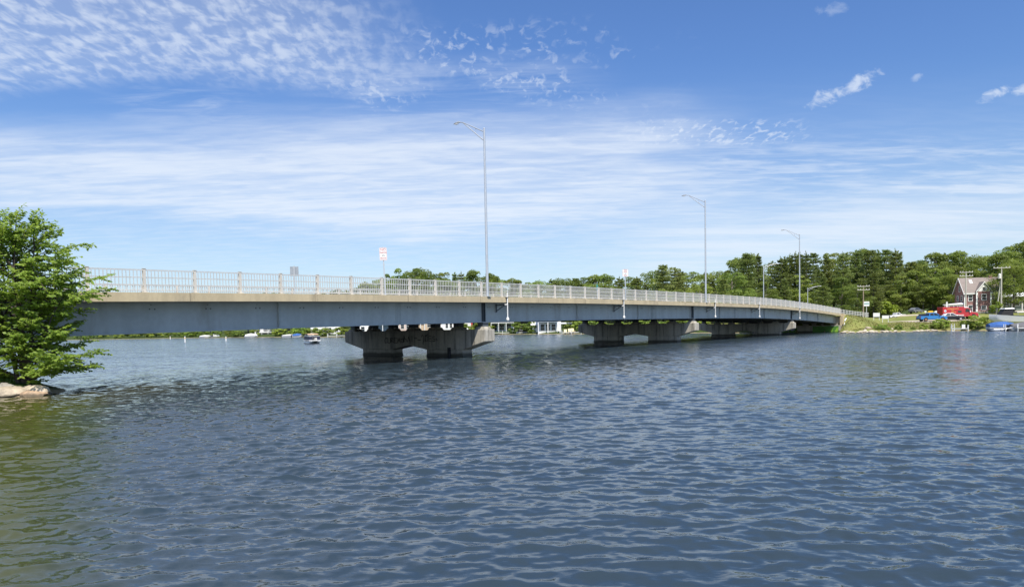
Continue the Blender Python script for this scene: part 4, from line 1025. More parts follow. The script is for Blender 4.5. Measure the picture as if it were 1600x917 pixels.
# grass tuft beside the trunk
n = 2600; gx = rng.uniform(-22.5, -19.35, n); gy = rng.uniform(25.9, 27.4, n); gzv = near_z(gx, gy)
ok = gzv > 0.2; gx, gy, gzv = gx[ok], gy[ok], gzv[ok]; n = len(gx)
hgt = rng.uniform(0.14, 0.42, n)*np.clip((-19.2-gx)*1.2, 0.35, 1.25); dirs = unit(np.stack([rng.normal(0, .35, n), rng.normal(0, .35, n), np.ones(n)], -1))
l_ = dirs*hgt[:, None]*0.5; w_ = unit(np.cross(dirs, rand_dirs(n)))*0.012
g_ = leaf_mesh('grass', np.stack([gx, gy, gzv], -1)+l_*0.9, None, l_, w_, rng.random(n), 'grass_blade'); tag(g_, 'tall green grass growing behind the rocks at the left edge', 'grass', kind='stuff')
n = 5000; gp = rng.uniform(1318, 1560, n); gd = rng.uniform(124, 150, n); gx = (gp-800)/F*gd; gy = gd; gzv = ground(gx, gy); ok = (gzv > 0.4) & ~((gy > 146) & (gy < 158) & (gx > 76)); gx, gy, gzv = gx[ok], gy[ok], gzv[ok]; n = len(gx)
hgt = rng.uniform(0.12, 0.42, n); dirs = unit(np.stack([rng.normal(0, .5, n), rng.normal(0, .5, n), np.ones(n)], -1)); l_ = dirs*hgt[:, None]*0.5; w_ = unit(np.cross(dirs, rand_dirs(n)))*0.07
g_ = leaf_mesh('bank_grass', np.stack([gx, gy, gzv], -1)+l_*0.8, None, l_, w_, rng.random(n), 'leaf_dry'); tag(g_, 'rough dry grass on the right bank', 'grass', kind='stuff')
# ------------------------------------------------------------------ houses
def window(mb_parent, x, z, w, h, face, mat='window_glass', frame='white_paint', mull=True):
    """window on the local -Y wall at y=face: frame part with its panes as sub-part"""
    f = MB(); t_ = 0.11
    f.box(x-w/2-t_, x+w/2+t_, face-0.09, face-0.004, z+h/2, z+h/2+t_); f.box(x-w/2-t_, x+w/2+t_, face-0.12, face-0.004, z-h/2-t_, z-h/2)
    f.box(x-w/2-t_, x-w/2, face-0.09, face-0.004, z-h/2+0.001, z+h/2-0.001); f.box(x+w/2, x+w/2+t_, face-0.09, face-0.004, z-h/2+0.001, z+h/2-0.001)
    if mull: f.box(x-w/2+0.001, x+w/2-0.001, face-0.075, face-0.03, z-0.03, z+0.03)
    o = f.build('window', frame, mb_parent)
    p_ = MB(); p_.box(x-w/2, x+w/2, face-0.028, face-0.006, z-h/2, z+h/2); p_.build('pane', mat, o)
    return o
def window_x(parent, y, z, w, h, face):          # on a local -X wall
    f = MB(); t_ = 0.11
    f.box(face-0.09, face-0.004, y-w/2-t_, y+w/2+t_, z+h/2, z+h/2+t_); f.box(face-0.12, face-0.004, y-w/2-t_, y+w/2+t_, z-h/2-t_, z-h/2)
    f.box(face-0.09, face-0.004, y-w/2-t_, y-w/2, z-h/2+.001, z+h/2-.001); f.box(face-0.09, face-0.004, y+w/2, y+w/2+t_, z-h/2+.001, z+h/2-.001)
    o = f.build('window', 'white_paint', parent); p_ = MB(); p_.box(face-0.028, face-0.006, y-w/2, y+w/2, z-h/2, z+h/2); p_.build('pane', 'window_glass', o)
def gable_roof(parent, x0, x1, y0, y1, ze, zr, mat, axis='x', ov=0.4, th=0.18):
    mb = MB()
    if axis == 'x':
        ym = (y0+y1)/2; sl = (zr-ze)/(ym-y0); a, b_ = y0-ov, y1+ov; za = ze-ov*sl
        mb.prism([(a, za), (ym, zr), (b_, za), (b_, za+th), (ym, zr+th), (a, za+th)], 'x', x0-ov, x1+ov)
    else:
        xm = (x0+x1)/2; sl = (zr-ze)/(xm-x0); a, b_ = x0-ov, x1+ov; za = ze-ov*sl
        mb.prism([(a, za), (xm, zr), (b_, za), (b_, za+th), (xm, zr+th), (a, za+th)], 'y', y0-ov, y1+ov)
    return mb.build('roof', mat, parent)
def house(px, d, w, dep, he, hr, wall, roof, label, rz=None, axis='x', wins=(), deck=None, name='house', cat='house', zoff=0.0, porch=None):
    X, Y = pos(px, d); z = gz(X, Y)+zoff
    rz = -math.atan2(X, Y) if rz is None else rz
    o = thing(name, label, cat, (X, Y, z), rz)
    mb = MB(); mb.box(-w/2, w/2, 0, dep, -1.5, he)
    if axis == 'x':
        for x_ in (-w/2, w/2-0.15): mb.prism([(0.001, he+.001), (dep/2, hr), (dep-0.001, he+.001)], 'x', x_, x_+0.15)
    else:
        for y_ in (0, dep-0.15): mb.prism([(-w/2+.001, he+.001), (0, hr), (w/2-.001, he+.001)], 'y', y_, y_+0.15)
    mb.build('wall', wall, o)
    gable_roof(o, -w/2, w/2, 0, dep, he, hr, roof, axis)
    for (x, zz, ww, hh) in wins: window(o, x, zz, ww, hh, 0)
    if deck:                                      # (z, depth, rail) balcony in front
        for (dz_, dd, x0, x1) in deck:
            m_ = MB(); m_.box(x0, x1, -dd, -0.01, dz_-0.22, dz_)
            n = max(2, int((x1-x0)/2.2))
            for i in range(n+1):
                x = x0+0.08+(x1-x0-0.16)*i/n; m_.box(x-0.08, x+0.08, -dd, -dd+0.16, -1.5, dz_-0.221)
            dk = m_.build('deck', 'white_paint', o)
            m_ = MB(); m_.box(x0, x1, -dd, -dd+0.07, dz_+0.95, dz_+1.05); k = x0
            while k < x1: m_.box(k, k+0.05, -dd+0.01, -dd+0.06, dz_, dz_+0.949); k += 0.24
            m_.build('railing', 'white_paint', dk)
    if porch:
        (x0, x1, dd, zz, mt) = porch
        m_ = MB(); m_.hexa([(x0,-dd,zz),(x1,-dd,zz),(x1,-0.01,zz+0.45),(x0,-0.01,zz+0.45)], [(x0,-dd,zz+0.2),(x1,-dd,zz+0.2),(x1,-0.01,zz+0.65),(x0,-0.01,zz+0.65)]); pr = m_.build('porch_roof', mt, o)
        n = max(2, int((x1-x0)/2.5))
        for i in range(n+1):
            x = x0+0.12+(x1-x0-0.24)*i/n; c_ = MB(); c_.box(x-0.11, x+0.11, -dd+0.02, -dd+0.24, -1.2, zz-0.003); c_.build('column', 'white_paint', pr)
    return o
HG = 'houses on the far shore'
house(415, 306, 8.5, 7, 3.6, 5.6, 'off_white', 'roof_grey', 'small pale house with a deck seen under the bridge, left of the pontoon boat', wins=[(-2.5,2.0,1.4,1.4),(0.3,2.0,1.8,1.6),(2.8,2.0,1.2,1.4)], deck=[(1.0,2.2,-4,4)])
house(502, 252, 7, 7, 5.4, 7.6, 'white_paint', 'roof_grey', 'white house with gable among trees above the pontoon boat', axis='y', wins=[(-1.8,1.7,1.2,1.5),(1.6,1.7,1.2,1.5),(0,4.4,1.2,1.4)])
house(522, 250, 5.0, 6, 3.4, 5.0, 'white_paint', 'roof_grey', 'low white cottage left of the first pier', wins=[(-1.2,1.6,1,1.3),(1.2,1.6,1,1.3)])
house(568, 240, 7.6, 8, 5.8, 8.0, 'white_paint', 'roof_grey', 'white lodge with a row of dark windows, leftmost through the first pier gaps', wins=[(-2.9+1.45*i,3.9,0.95,1.1) for i in range(5)]+[(-2.4,1.4,1.2,1.6),(0,1.4,1.2,1.6),(2.4,1.4,1.2,1.6)])
house(599, 239, 5.8, 8, 5.6, 7.4, 'wall_slate', 'roof_grey', 'slate blue house with white porch, second through the first pier gaps', wins=[(-1.6,4.3,0.9,1.3),(1.6,4.3,0.9,1.3)], porch=(-2.9,2.9,1.8,3.1,'roof_white'))
house(630, 238, 6.0, 8, 5.4, 7.6, 'wall_pink', 'roof_grey', 'pale pinkish house with white trim, third through the first pier gaps', wins=[(-1.9,1.8,1.1,1.5),(0,1.8,1.1,1.5),(1.9,1.8,1.1,1.5),(-1.4,4.2,1.1,1.2),(1.4,4.2,1.1,1.2)])
house(666, 237, 6.2, 8, 5.6, 7.4, 'wall_tan', 'roof_grey', 'tan walled house with a pale green awning, fourth through the first pier gaps', wins=[(1.2,2.2,1.2,1.3)], porch=(-3.2,-0.2,1.4,4.3,'pale_green'))
house(702, 232, 6.6, 8, 3.3, 6.6, 'white_paint', 'roof_red', 'white house with a faded red roof, fifth through the first pier gaps', wins=[(-0.6,1.9,0.8,1.4),(0.8,1.9,0.8,1.4),(2.2,1.9,0.8,1.4)])
# red barrel-roofed boathouse
X, Y = pos(728, 230); o = thing('boathouse', 'boathouse with a curved red front arch, right end of the first pier gaps', 'boathouse', (X, Y, gz(X, Y)), -math.atan2(X, Y))
m_ = MB(); m_.prism([(-1.9, -1), (1.9, -1), (1.9, 2.6)]+[(1.9*math.cos(a*PI/12), 2.6+1.7*math.sin(a*PI/12)) for a in range(1, 12)]+[(-1.9, 2.6)], 'y', 0.1, 6); m_.build('wall', 'white_paint', o)
m_ = MB(); N_ = 14
for i in range(N_):
    a, b_ = PI*i/N_, PI*(i+1)/N_; f = lambda r_, q: (r_*math.cos(q), 2.6+(r_-0.2)*math.sin(q))
    m_.prism([f(1.95, a), f(2.45, a), f(2.45, b_), f(1.95, b_)], 'y', -0.15, 6.1)
for sx in (-1, 1): m_.box(min(sx*1.95, sx*2.45), max(sx*1.95, sx*2.45), -0.15, 0.3, -1, 2.6)
m_.build('roof', 'barn_red', o)
house(786, 221, 7.0, 8, 5.6, 7.6, 'white_paint', 'roof_grey', 'large white lakeside house with two balconies, right of the first pier', wins=[(-2.6,4.5,1.0,1.3),(-0.8,4.4,1.6,1.7),(1.1,4.4,1.0,1.7),(2.6,4.5,0.9,1.3),(-2.5,1.3,1.5,2.0),(-0.3,1.3,1.7,2.0),(2.0,1.3,1.6,2.0)], deck=[(2.9,2.4,-3.7,3.7)])
o = house(857, 200, 5.6, 7, 5.2, 7.0, 'white_paint', 'roof_grey', 'white house with tall porch columns, between first and second piers', axis='y', wins=[(-1.3,4.3,1.0,1.2),(1.3,4.3,1.0,1.2),(-1.6,1.4,1.1,1.8),(0,1.4,1.1,1.8),(1.6,1.4,1.1,1.8)], porch=(-2.9,2.9,1.7,2.9,'wall_slate'))
house(838, 204, 2.2, 4, 2.3, 3.2, 'white_paint', 'roof_white', 'small white shed against the left side of the columned house', wins=[])
house(870, 200.5, 2.8, 6, 4.6, 6.6, 'white_paint', 'roof_grey', 'narrow white gabled house just right of the columned house', axis='y', wins=[(0,1.8,0.9,1.2),(0,3.9,0.8,1.0)])
X, Y = pos(885, 195); o = thing('pavilion', 'open white roofed pavilion by the shore, left of the second pier', 'pavilion', (X, Y, gz(X, Y)), -math.atan2(X, Y))
m_ = MB(); m_.box(-1.9, 1.9, 0, 3, 2.3, 2.75); m_.build('roof', 'white_paint', o)
for x in (-1.7, 1.7):
    for y in (0.15, 2.85): c_ = MB(); c_.box(x-0.09, x+0.09, y-0.09, y+0.09, -0.5, 2.297); c_.build('post', 'white_paint', o)
def chair(px, d, label, rz):
    X, Y = pos(px, d); o = thing('garden_chair', label, 'chair', (X, Y, gz(X, Y)), rz, 'cream garden chairs on the far shore')
    s_ = MB(); s_.hexa([(-.4,-.4,.38),(.4,-.4,.38),(.4,.35,.26),(-.4,.35,.26)], [(-.4,-.4,.44),(.4,-.4,.44),(.4,.35,.32),(-.4,.35,.32)]); s_.build('seat', 'chair_cream', o)
    s_ = MB(); s_.hexa([(-.38,.3,.3),(.38,.3,.3),(.38,.38,.3),(-.38,.38,.3)], [(-.42,.72,1.25),(.42,.72,1.25),(.42,.8,1.25),(-.42,.8,1.25)]); s_.build('backrest', 'chair_cream', o)
    for x in (-.42, .42):
        for y in (-.35, .4): l_ = MB(); l_.box(x-.05, x+.05, y-.05, y+.05, -0.1, .6); l_.build('leg', 'chair_cream', o)
        a_ = MB(); a_.box(x-.09, x+.09, -.42, .55, .6, .65); a_.build('armrest', 'chair_cream', o)
for i, px in enumerate((884, 891, 896)): chair(px, 190.6-i*0.4, 'cream garden chair on the far shore grass beside the open pavilion', -0.1+0.15*i)

# red house on the right
RHX, RHY = pos(1536, 183); RZ = R(-14)
o = thing('red_house', 'tall red clapboard house with brown gable roof, white trim and corner boards', 'house', (RHX, RHY, gz(RHX, RHY)-0.2), RZ)
w, dep, he, hr = 8.6, 7.0, 6.0, 9.7
m_ = MB(); m_.box(-w/2, w/2, 0, dep, -1, he)
for x_ in (-w/2, w/2-0.15): m_.prism([(0.001, he+.001), (dep/2, hr), (dep-.001, he+.001)], 'x', x_, x_+0.15)
m_.box(-0.1-1.5, -0.1+1.5, -0.8, -0.002, -1, he); m_.build('wall', 'brick_red', o)
m_ = MB(); m_.prism([(-0.1-1.5, he+0.003), (-0.1+1.5, he+0.003), (-0.1, he+2.1)], 'y', -0.82, -0.6); m_.build('gable', 'white_paint', o)
rf = gable_roof(o, -w/2, w/2, 0, dep, he, hr, 'roof_brown', 'x', 0.45)
m_ = MB(); m_.prism([(-2.0, he-0.25), (-0.1, he+2.35), (1.8, he-0.25), (1.8, he-0.02), (-0.1, he+2.6), (-2.0, he-0.02)], 'y', -1.1, 2.6); m_.build('dormer_roof', 'roof_brown', o)
m_ = MB()
for sgn in (-1, 1): m_.prism([(-0.1, he+2.28), (-0.1+sgn*1.95, he-0.33), (-0.1+sgn*1.95, he-0.02), (-0.1, he+2.62)], 'y', -1.16, -1.103)
m_.box(-w/2-0.5, w/2+0.5, -0.52, -0.46, he-0.70, he-0.40)
for sgn, y0_ in ((1, dep/2), (-1, dep/2)): m_.prism([(dep/2, hr-0.06), (dep/2-sgn*(dep/2+0.45), he-0.53), (dep/2-sgn*(dep/2+0.45), he-0.22), (dep/2, hr+0.26)], 'x', -w/2-0.52, -w/2-0.452)
m_.build('bargeboard', 'white_paint', o)
for x in (-w/2+0.02, -1.75, 1.55, w/2-0.02):
    c_ = MB(); y_ = -0.05 if abs(x) > 2 else -0.86; c_.box(x-0.2, x+0.2, y_, y_+0.045 if abs(x) > 2 else -0.803, -0.4, he-0.3); c_.build('corner_board', 'white_paint', o)
for x, z in ((-3.0, 4.3), (-3.0, 1.5), (3.0, 4.3), (3.0, 1.5)): window(o, x, z, 0.85, 1.6, 0)
window(o, -0.1, 4.4, 1.0, 1.5, -0.8); window(o, -0.1, 1.6, 1.1, 0.95, -0.8); window(o, -0.1, 6.65, 0.7, 0.9, -0.82)
for y, z in ((2.0, 4.3), (4.8, 4.3), (3.5, 6.9), (2.0, 1.6), (4.8, 1.6)): window_x(o, y, z, 0.8, 1.4, -w/2)
m_ = MB(); ss = (hr-he)/(dep/2); y0_ = 2.0; m_.hexa([(-2.45,y0_,he+y0_*ss+0.19),(-1.75,y0_,he+y0_*ss+0.19),(-1.75,y0_+0.8,he+(y0_+0.8)*ss+0.19),(-2.45,y0_+0.8,he+(y0_+0.8)*ss+0.19)],
    [(-2.45,y0_,he+y0_*ss+0.3),(-1.75,y0_,he+y0_*ss+0.3),(-1.75,y0_+0.8,he+(y0_+0.8)*ss+0.3),(-2.45,y0_+0.8,he+(y0_+0.8)*ss+0.3)]); m_.build('skylight', 'white_paint', rf)
m_ = MB(); m_.box(2.6, 3.3, dep/2-0.3, dep/2+0.35, hr-0.6, hr+0.75); m_.build('chimney', 'brick_red', rf)
# white side porch
m_ = MB(); x0, x1 = -w/2-3.6, -w/2-0.003
m_.box(x0, x1, 0.6, 4.2, -0.6, 0.95); m_.box(x0, x1, 0.8, 4.0, 2.3, 2.65)
for x in (x0+0.1, x0+1.2, x0+2.1, x1-1.1, x1-0.15): m_.box(x-0.11, x+0.11, 0.62, 0.84, 0.951, 2.299)
for y in (1.5, 2.8, 4.0): m_.box(x0+0.01, x0+0.2, y-0.1, y+0.1, 0.951, 2.299)
m_.box(x1-1.0, x1-0.27, 0.64, 0.8, 0.951, 2.299); pc = m_.build('porch', 'white_paint', o)
m_ = MB(); m_.hexa([(x0-0.3,0.2,2.653),(x1,0.2,2.653),(x1,4.4,2.653),(x0-0.3,4.4,2.653)], [(x0-0.1,0.6,2.8),(x1,0.6,3.15),(x1,4.2,3.15),(x0-0.1,4.2,2.8)]); m_.build('porch_roof', 'roof_white', pc)
m_ = MB(); m_.box(x0+0.12, x1-1.0, 0.86, 0.9, 0.955, 2.295); m_.build('pane', 'window_blue', pc)
m_ = MB(); m_.box(-w/2+0.3, w/2-0.2, -1.9, -0.9, 0.0, 0.5); m_.box(-w/2+0.3, w/2-0.2, -1.95, -1.85, 0.5, 0.62); m_.build('step', 'concrete_grey', o)
# low cottage to the right of it
X, Y = pos(1585, 192); o = thing('cottage', 'low grey green cottage with a white roof and long porch, right edge of the picture', 'house', (X, Y, gz(X, Y)), R(-22))
m_ = MB(); m_.box(-5.5, 7, 0, 6, -1, 3.9); m_.build('wall', 'wall_sage', o)
m_ = MB(); m_.hexa([(-6,-1.9,3.95),(7.5,-1.9,3.95),(7.5,6.3,3.95),(-6,6.3,3.95)], [(-5.6,-1.5,4.15),(7,-1.5,4.15),(4.5,3,5.1),(-3.5,3,5.1)]); m_.build('roof', 'roof_white', o)
for x in (-5.5, -3.2, -0.9, 1.4, 3.7, 6.0): c_ = MB(); c_.box(x-0.1, x+0.1, -1.7, -1.5, -0.6, 3.945); c_.build('column', 'off_white', o)
for x in (-4.2, -1.9, 0.5, 2.8, 5.0): window(o, x, 2.2, 1.2, 1.5, 0)

# ------------------------------------------------------------------ utility poles, signs on the bank
def util_pole(px, d, ty, by, label, arms=2, mat='pole_wood', lean=0.0, brace=None, transformer=False):
    P_ = at(px, ty, d); z = gz(P_.x, P_.y); H = P_.z-z
    o = thing('utility_pole', label, 'utility pole', (P_.x, P_.y, z), rot=(0, lean, R(-12)), group='utility poles on the right bank')
    m_ = MB(); m_.tube([(0,0,-0.5), (0,0,H)], [0.19, 0.12], 9); m_.build('pole', mat, o, smooth='auto')
    for i in range(arms):
        zz = H-0.25-i*0.95; hw = 1.55 if arms == 2 else 1.9; m_ = MB(); m_.box(-hw, hw, -0.2, -0.09, zz-0.08, zz+0.08); ca = m_.build('crossarm', mat if arms < 2 else 'pole_pale', o)
        for x in (-hw+.15, -hw*0.5, hw*0.5, hw-.15):
            i_ = MB(); i_.tube([(x,-0.145,zz+0.08), (x,-0.145,zz+0.15), (x,-0.145,zz+0.33)], [0.04,0.09,0.05], 7); i_.build('insulator', 'off_white', ca)
    if transformer:
        m_ = MB(); m_.tube([(-0.45,-0.1,H-2.9), (-0.45,-0.1,H-1.8), (-0.45,-0.1,H-1.65)], [0.3,0.3,0.1], 10); m_.build('transformer', 'off_white', o, smooth='auto')
    if brace:
        m_ = MB(); m_.tube([(brace,0.3,-0.4), (0.0,0.25,H*0.72)], [0.16,0.12], 8); m_.build('brace_pole', 'pole_pale', o, smooth='auto')
    return o
util_pole(1349, 186, 446, 490, 'brown utility pole with double crossarm behind the far end of the bridge')
util_pole(1509.5, 176, 424, 500, 'utility pole with double crossarm and insulators in front of the red house', mat='pole_pale')
util_pole(1565, 172, 417, 490, 'tall pale utility pole with single crossarm and a brace pole, right of the red house', arms=1, mat='pole_pale', brace=-1.0, transformer=True)
def board(px, d, yt, w, h, mat, label, name='sign_board', legs=True, cat='sign', shape=None, rz=None, post=0.05):
    P_ = at(px, yt, d); z = gz(P_.x, P_.y); H = max(h+0.1, P_.z-z)
    o = thing(name, label, cat, (P_.x, P_.y, z), R(-25) if rz is None else rz)
    m_ = MB()
    for x in ((-w*0.38, w*0.38) if legs == 2 else (0,)): m_.box(x-post, x+post, 0.001, post*2, -0.3, H-0.05)
    m_.build('post', 'off_white', o)
    m_ = MB()
    if shape == 'disc': m_.prism([(w/2*math.cos(a*PI/10), H-h/2+h/2*math.sin(a*PI/10)) for a in range(20)], 'y', -0.03, -0.002)
    elif shape == 'diamond': m_.prism([(0,H-h),(w/2,H-h/2),(0,H),(-w/2,H-h/2)], 'y', -0.03, -0.002)
    else: sign_plate(m_, w, h, H-h, 0.02, 0.06); 
    pl = m_.build('sign_plate', mat, o); return o, pl, H
o, pl, H = board(1354, 160, 471, 1.15, 1.1, 'white_paint', 'white sign with a green band on a tall post beside the approach road', legs=1)
m_ = MB(); m_.box(-0.5, 0.5, -0.079, -0.0735, H-0.62, H-0.40); m_.build('green_band', 'teal_paint', pl)
def banner(px, d, yt, yb, w, label, rz):
    P_ = at(px, yb, d); z = gz(P_.x, P_.y); h = (yb-yt)*d/F; z = max(z, P_.z-0.25)
    o = thing('notice_board', label, 'sign', (P_.x, P_.y, z), rz); m_ = MB()
    m_.box(-w/2, w/2, -0.03, 0.03, 0.18, h+0.2); m_.build('sign_plate', 'white_paint', o)
    m_ = MB()
    for x in (-w*0.42, w*0.42): m_.box(x-0.05, x+0.05, 0.031, 0.12, -0.6, h+0.15)
    m_.build('post', 'off_white', o)
banner(1369.5, 152, 488.5, 494.5, 1.30, 'upper white notice board on the grass bank below the approach road', R(-28))
banner(1383.5, 149, 492.5, 497.5, 1.30, 'lower white notice board on the grass bank, left of the white pickup', R(-28))
board(1454, 164, 485.5, 0.95, 0.8, 'yellow_paint', 'yellow sign standing behind the roof of the blue pickup', legs=1)
board(1463, 166, 485.3, 0.85, 0.85, 'white_paint', 'round white sign on a post between blue pickup and red truck', legs=1, shape='disc')
board(1446, 168, 485.5, 0.42, 0.42, 'white_paint', 'small white square sign on a thin post above the blue pickup', legs=1, post=0.03)
X, Y = pos(1479.6, 171); o = thing('marker_post', 'tall white post standing left of the porch of the red house', 'post', (X, Y, gz(X, Y)), R(-25)); m_ = MB()
m_.box(-0.16, 0.16, -0.16, 0.16, -0.3, 3.6); m_.build('shaft', 'white_paint', o); m_ = MB(); m_.box(-0.2, 0.2, -0.2, 0.2, 3.601, 3.7); m_.build('cap', 'white_paint', o)
# guard rail beyond the bridge
o = thing('guard_rail', 'grey post and rail guard rail along the grass bank beyond the bridge', 'guard rail', (*brw(57.2*S, 0.3), zt(57.2*S)-0.05), ANG)
s0 = 57.2*S; z00 = zt(s0)-0.05
for i in range(11):
    s = s0+0.5+i*2.6; z = zt(s)-0.1-z00; m_ = MB(); m_.box(s-s0-0.09, s-s0+0.09, -0.09, 0.09, z-0.5, z+1.05); m_.build('post', 'post_grey', o)
m_ = MB(); zf = lambda s: zt(s+s0)-0.1-z00
for z in (0.95, 0.6, 0.28): sweep(m_, [(-0.13, z-0.06), (-0.093, z-0.06), (-0.093, z+0.06), (-0.13, z+0.06)], 0.2, 27, zf, step=2.6)
m_.build('rail', 'rail_grey', o)
# storm drain pipe and timber ledge beside the abutment
X, Y = brw(56.6*S, -0.75); o = thing('drain_pipe', 'pale drain pipe bending down beside the painted far abutment', 'pipe', (X, Y, 0)); m_ = MB()
zc = gb(57*S); m_.tube([(0.5,0.2,zc+1.0), (0.1,0,zc+0.5), (0,0,zc-0.1), (0,0,-0.3)], 0.13, 8); m_.build('pipe', 'white_paint', o, smooth='auto'); m_ = MB(); m_.tube([(0,0,zc-0.45), (0,0,zc-0.3)], 0.19, 8); m_.build('collar', 'galvanised', o)
X, Y = brw(57.3*S, -1.0); o = thing('timber_ledge', 'broken concrete ledge on dark timbers beside the far abutment', 'ledge', (X, Y, 0), ANG); m_ = MB()
m_.box(-1.0, 1.6, -2.6, 0.3, 1.25, 1.45); m_.build('slab', 'concrete_pale', o)
for a, b_ in (((-0.7,-2.3), 0.0), ((0.9,-2.2), 0.3), ((-0.7,-0.6), 0.0)): m_ = MB(); m_.tube([(a[0]+0.5,a[1]+0.9,-0.4), (a[0],a[1],1.249)], 0.14, 6); m_.build('timber', 'timber_brown', o)

# ------------------------------------------------------------------ vehicles (front along local +X, base at wheels)
def wheel(parent, x, y, r, w, rim='rim_silver'):
    m_ = MB(); n = 16
    m_.tube([(x,y-w/2,r), (x,y-w/2+0.03,r), (x,y+w/2-0.03,r), (x,y+w/2,r)], [r*0.9,r,r,r*0.9], n); t_ = m_.build('wheel', 'tyre', parent, smooth='auto')
    sg = 1 if y > 0 else -1; m_ = MB(); m_.tube([(x,y+sg*(w/2-0.02),r), (x,y+sg*(w/2+0.012),r)], [r*0.66,r*0.6], n); m_.build('rim', rim, t_)
def body_prof(mb, prof, w, taper=None, mi=0):
    mb.prism(prof, 'y', -w/2, w/2, mi)
def vehicle(name, label, cat, X, Y, rz, L, w, low, cab, cabw, mats, wheels, glass, rim='rim_silver', pitch=0.0, z=None):
    o = thing(name, label, cat, (X, Y, gz(X, Y)+0.05 if z is None else z), rot=(0, pitch, rz))
    m_ = MB(); m_.prism(low, 'y', -w/2, w/2); b_ = m_.build('body', mats[0], o)
    bv = b_.modifiers.new('bevel', 'BEVEL'); bv.width = 0.06; bv.segments = 2; bv.limit_method = 'ANGLE'
    if cab:
        n = len(cab); zmin = min(p_[1] for p_ in cab); zmax = max(p_[1] for p_ in cab)
        vs = []
        for sgn in (-1, 1):
            for (x, zz) in cab: vs.append((x, sgn*(w/2-0.02-(w-cabw)/2*(zz-zmin)/(zmax-zmin)), zz))
        fs = [tuple(range(n))[::-1], tuple(range(n, 2*n))]+[(i, (i+1) % n, n+(i+1) % n, n+i) for i in range(n)]
        m_ = MB(); m_.add(vs, fs); m_.build('cabin', mats[1], o)
        for gp in glass:                          # side windows as polygons, both sides, slightly proud
            for sgn in (-1, 1):
                q = [(x, sgn*(w/2-0.02-(w-cabw)/2*(zz-zmin)/(zmax-zmin)+0.012), zz) for (x, zz) in gp]; q2 = [(x, y-sgn*0.02, zz) for x, y, zz in q]; k = len(q)
                m_ = MB(); m_.add(q+q2, [tuple(range(k)), tuple(range(k, 2*k))[::-1]]+[(i, (i+1) % k, k+(i+1) % k, k+i) for i in range(k)]); m_.build('window', 'window_glass', o)
    for (x, r_) in wheels:
        for y in (-w/2+0.12, w/2-0.12): wheel(o, x, y, r_, 0.26, rim)
        for sgn in (-1, 1):
            arch = MB()
            arch.prism([(x+r_*1.22*math.cos(a*PI/10), max(0.42, r_+r_*1.22*math.sin(a*PI/10))) for a in range(11)], 'y', sgn*(w/2+0.004), sgn*(w/2-0.10))
            arch.build('wheel_arch', 'car_black', o)
    return o
def lights(o, x, w, z, mat, name, h=0.14, ww=0.3):
    for y in (-w/2+0.2, w/2-0.2): m_ = MB(); m_.box(min(x, x+0.03), max(x, x+0.03), y-ww/2, y+ww/2, z-h/2, z+h/2); m_.build(name, mat, o)
# blue crew-cab pickup
X, Y = pos(1456, 150.5)
low = [(-2.85,0.45),(-2.85,1.16),(-1.0,1.18),(1.45,1.16),(2.55,1.06),(2.82,0.86),(2.85,0.45)]
cab = [(-2.55,1.17),(-2.35,1.66),(-0.9,1.72),(-0.3,1.90),(0.35,1.90),(0.95,1.62),(1.62,1.15)]
cab = [(-1.05,1.17),(-0.85,1.84),(-0.2,1.92),(0.5,1.88),(1.55,1.15)]
o = vehicle('pickup_truck', 'bright blue crew cab pickup parked on the gravel lot by the shore', 'pickup', X, Y, R(-2), 5.7, 1.95, low, cab, 1.5, ('car_blue', 'car_blue'), [(-1.75, 0.40), (1.85, 0.40)],
            [[(-0.86,1.22),(-0.74,1.75),(-0.05,1.80),(-0.05,1.22)], [(0.05,1.22),(0.05,1.80),(0.48,1.77),(1.22,1.22)]], 'rim_bronze')
m_ = MB(); m_.hexa([(-2.6,-0.85,1.19),(-1.1,-0.85,1.19),(-1.1,0.85,1.19),(-2.6,0.85,1.19)], [(-2.35,-0.72,1.62),(-1.0,-0.72,1.70),(-1.0,0.72,1.70),(-2.35,0.72,1.62)]); m_.build('bed_cap', 'car_black', o)
lights(o, 2.80, 1.95, 0.88, 'lamp_clear', 'headlight'); lights(o, -2.88, 1.95, 0.98, 'lamp_red', 'tail_light', 0.3, 0.16)
m_ = MB(); m_.box(2.83, 2.92, -0.95, 0.95, 0.42, 0.62); m_.box(-2.94, -2.83, -0.95, 0.95, 0.42, 0.6); m_.build('bumper', 'car_black', o)
for sgn in (-1, 1): m_ = MB(); m_.box(1.05, 1.25, sgn*1.16-0.09, sgn*1.16+0.09, 1.15, 1.38); m_.build('mirror', 'car_black', o)
m_ = MB(); m_.box(-0.9, 1.4, -0.99, 0.99, 0.34, 0.44); m_.build('running_board', 'car_black', o)
# white and dark car, half behind the pickup
X, Y = pos(1488, 151.5)
low = [(-2.2,0.3),(-2.25,0.95),(-1.9,1.02),(0.8,1.0),(1.9,0.86),(2.25,0.66),(2.3,0.3)]; cab = [(-1.9,1.01),(-1.3,1.55),(-0.1,1.6),(0.95,1.0)]
o = vehicle('parked_car', 'small white topped car with black lower body between the blue pickup and the red truck', 'car', X, Y, R(-14), 4.5, 1.8, low, cab, 1.3, ('car_black', 'car_white'), [(-1.35, 0.33), (1.4, 0.33)],
            [[(-1.6,1.06),(-1.2,1.48),(-0.65,1.5),(-0.65,1.06)], [(-0.58,1.06),(-0.58,1.5),(-0.12,1.52),(0.7,1.06)]])
m_ = MB(); m_.hexa([(0.9,-0.85,0.99),(2.0,-0.85,0.86),(2.0,0.85,0.86),(0.9,0.85,0.99)], [(0.9,-0.8,1.03),(2.0,-0.8,0.90),(2.0,0.8,0.90),(0.9,0.8,1.03)]); m_.build('hood', 'car_white', o)
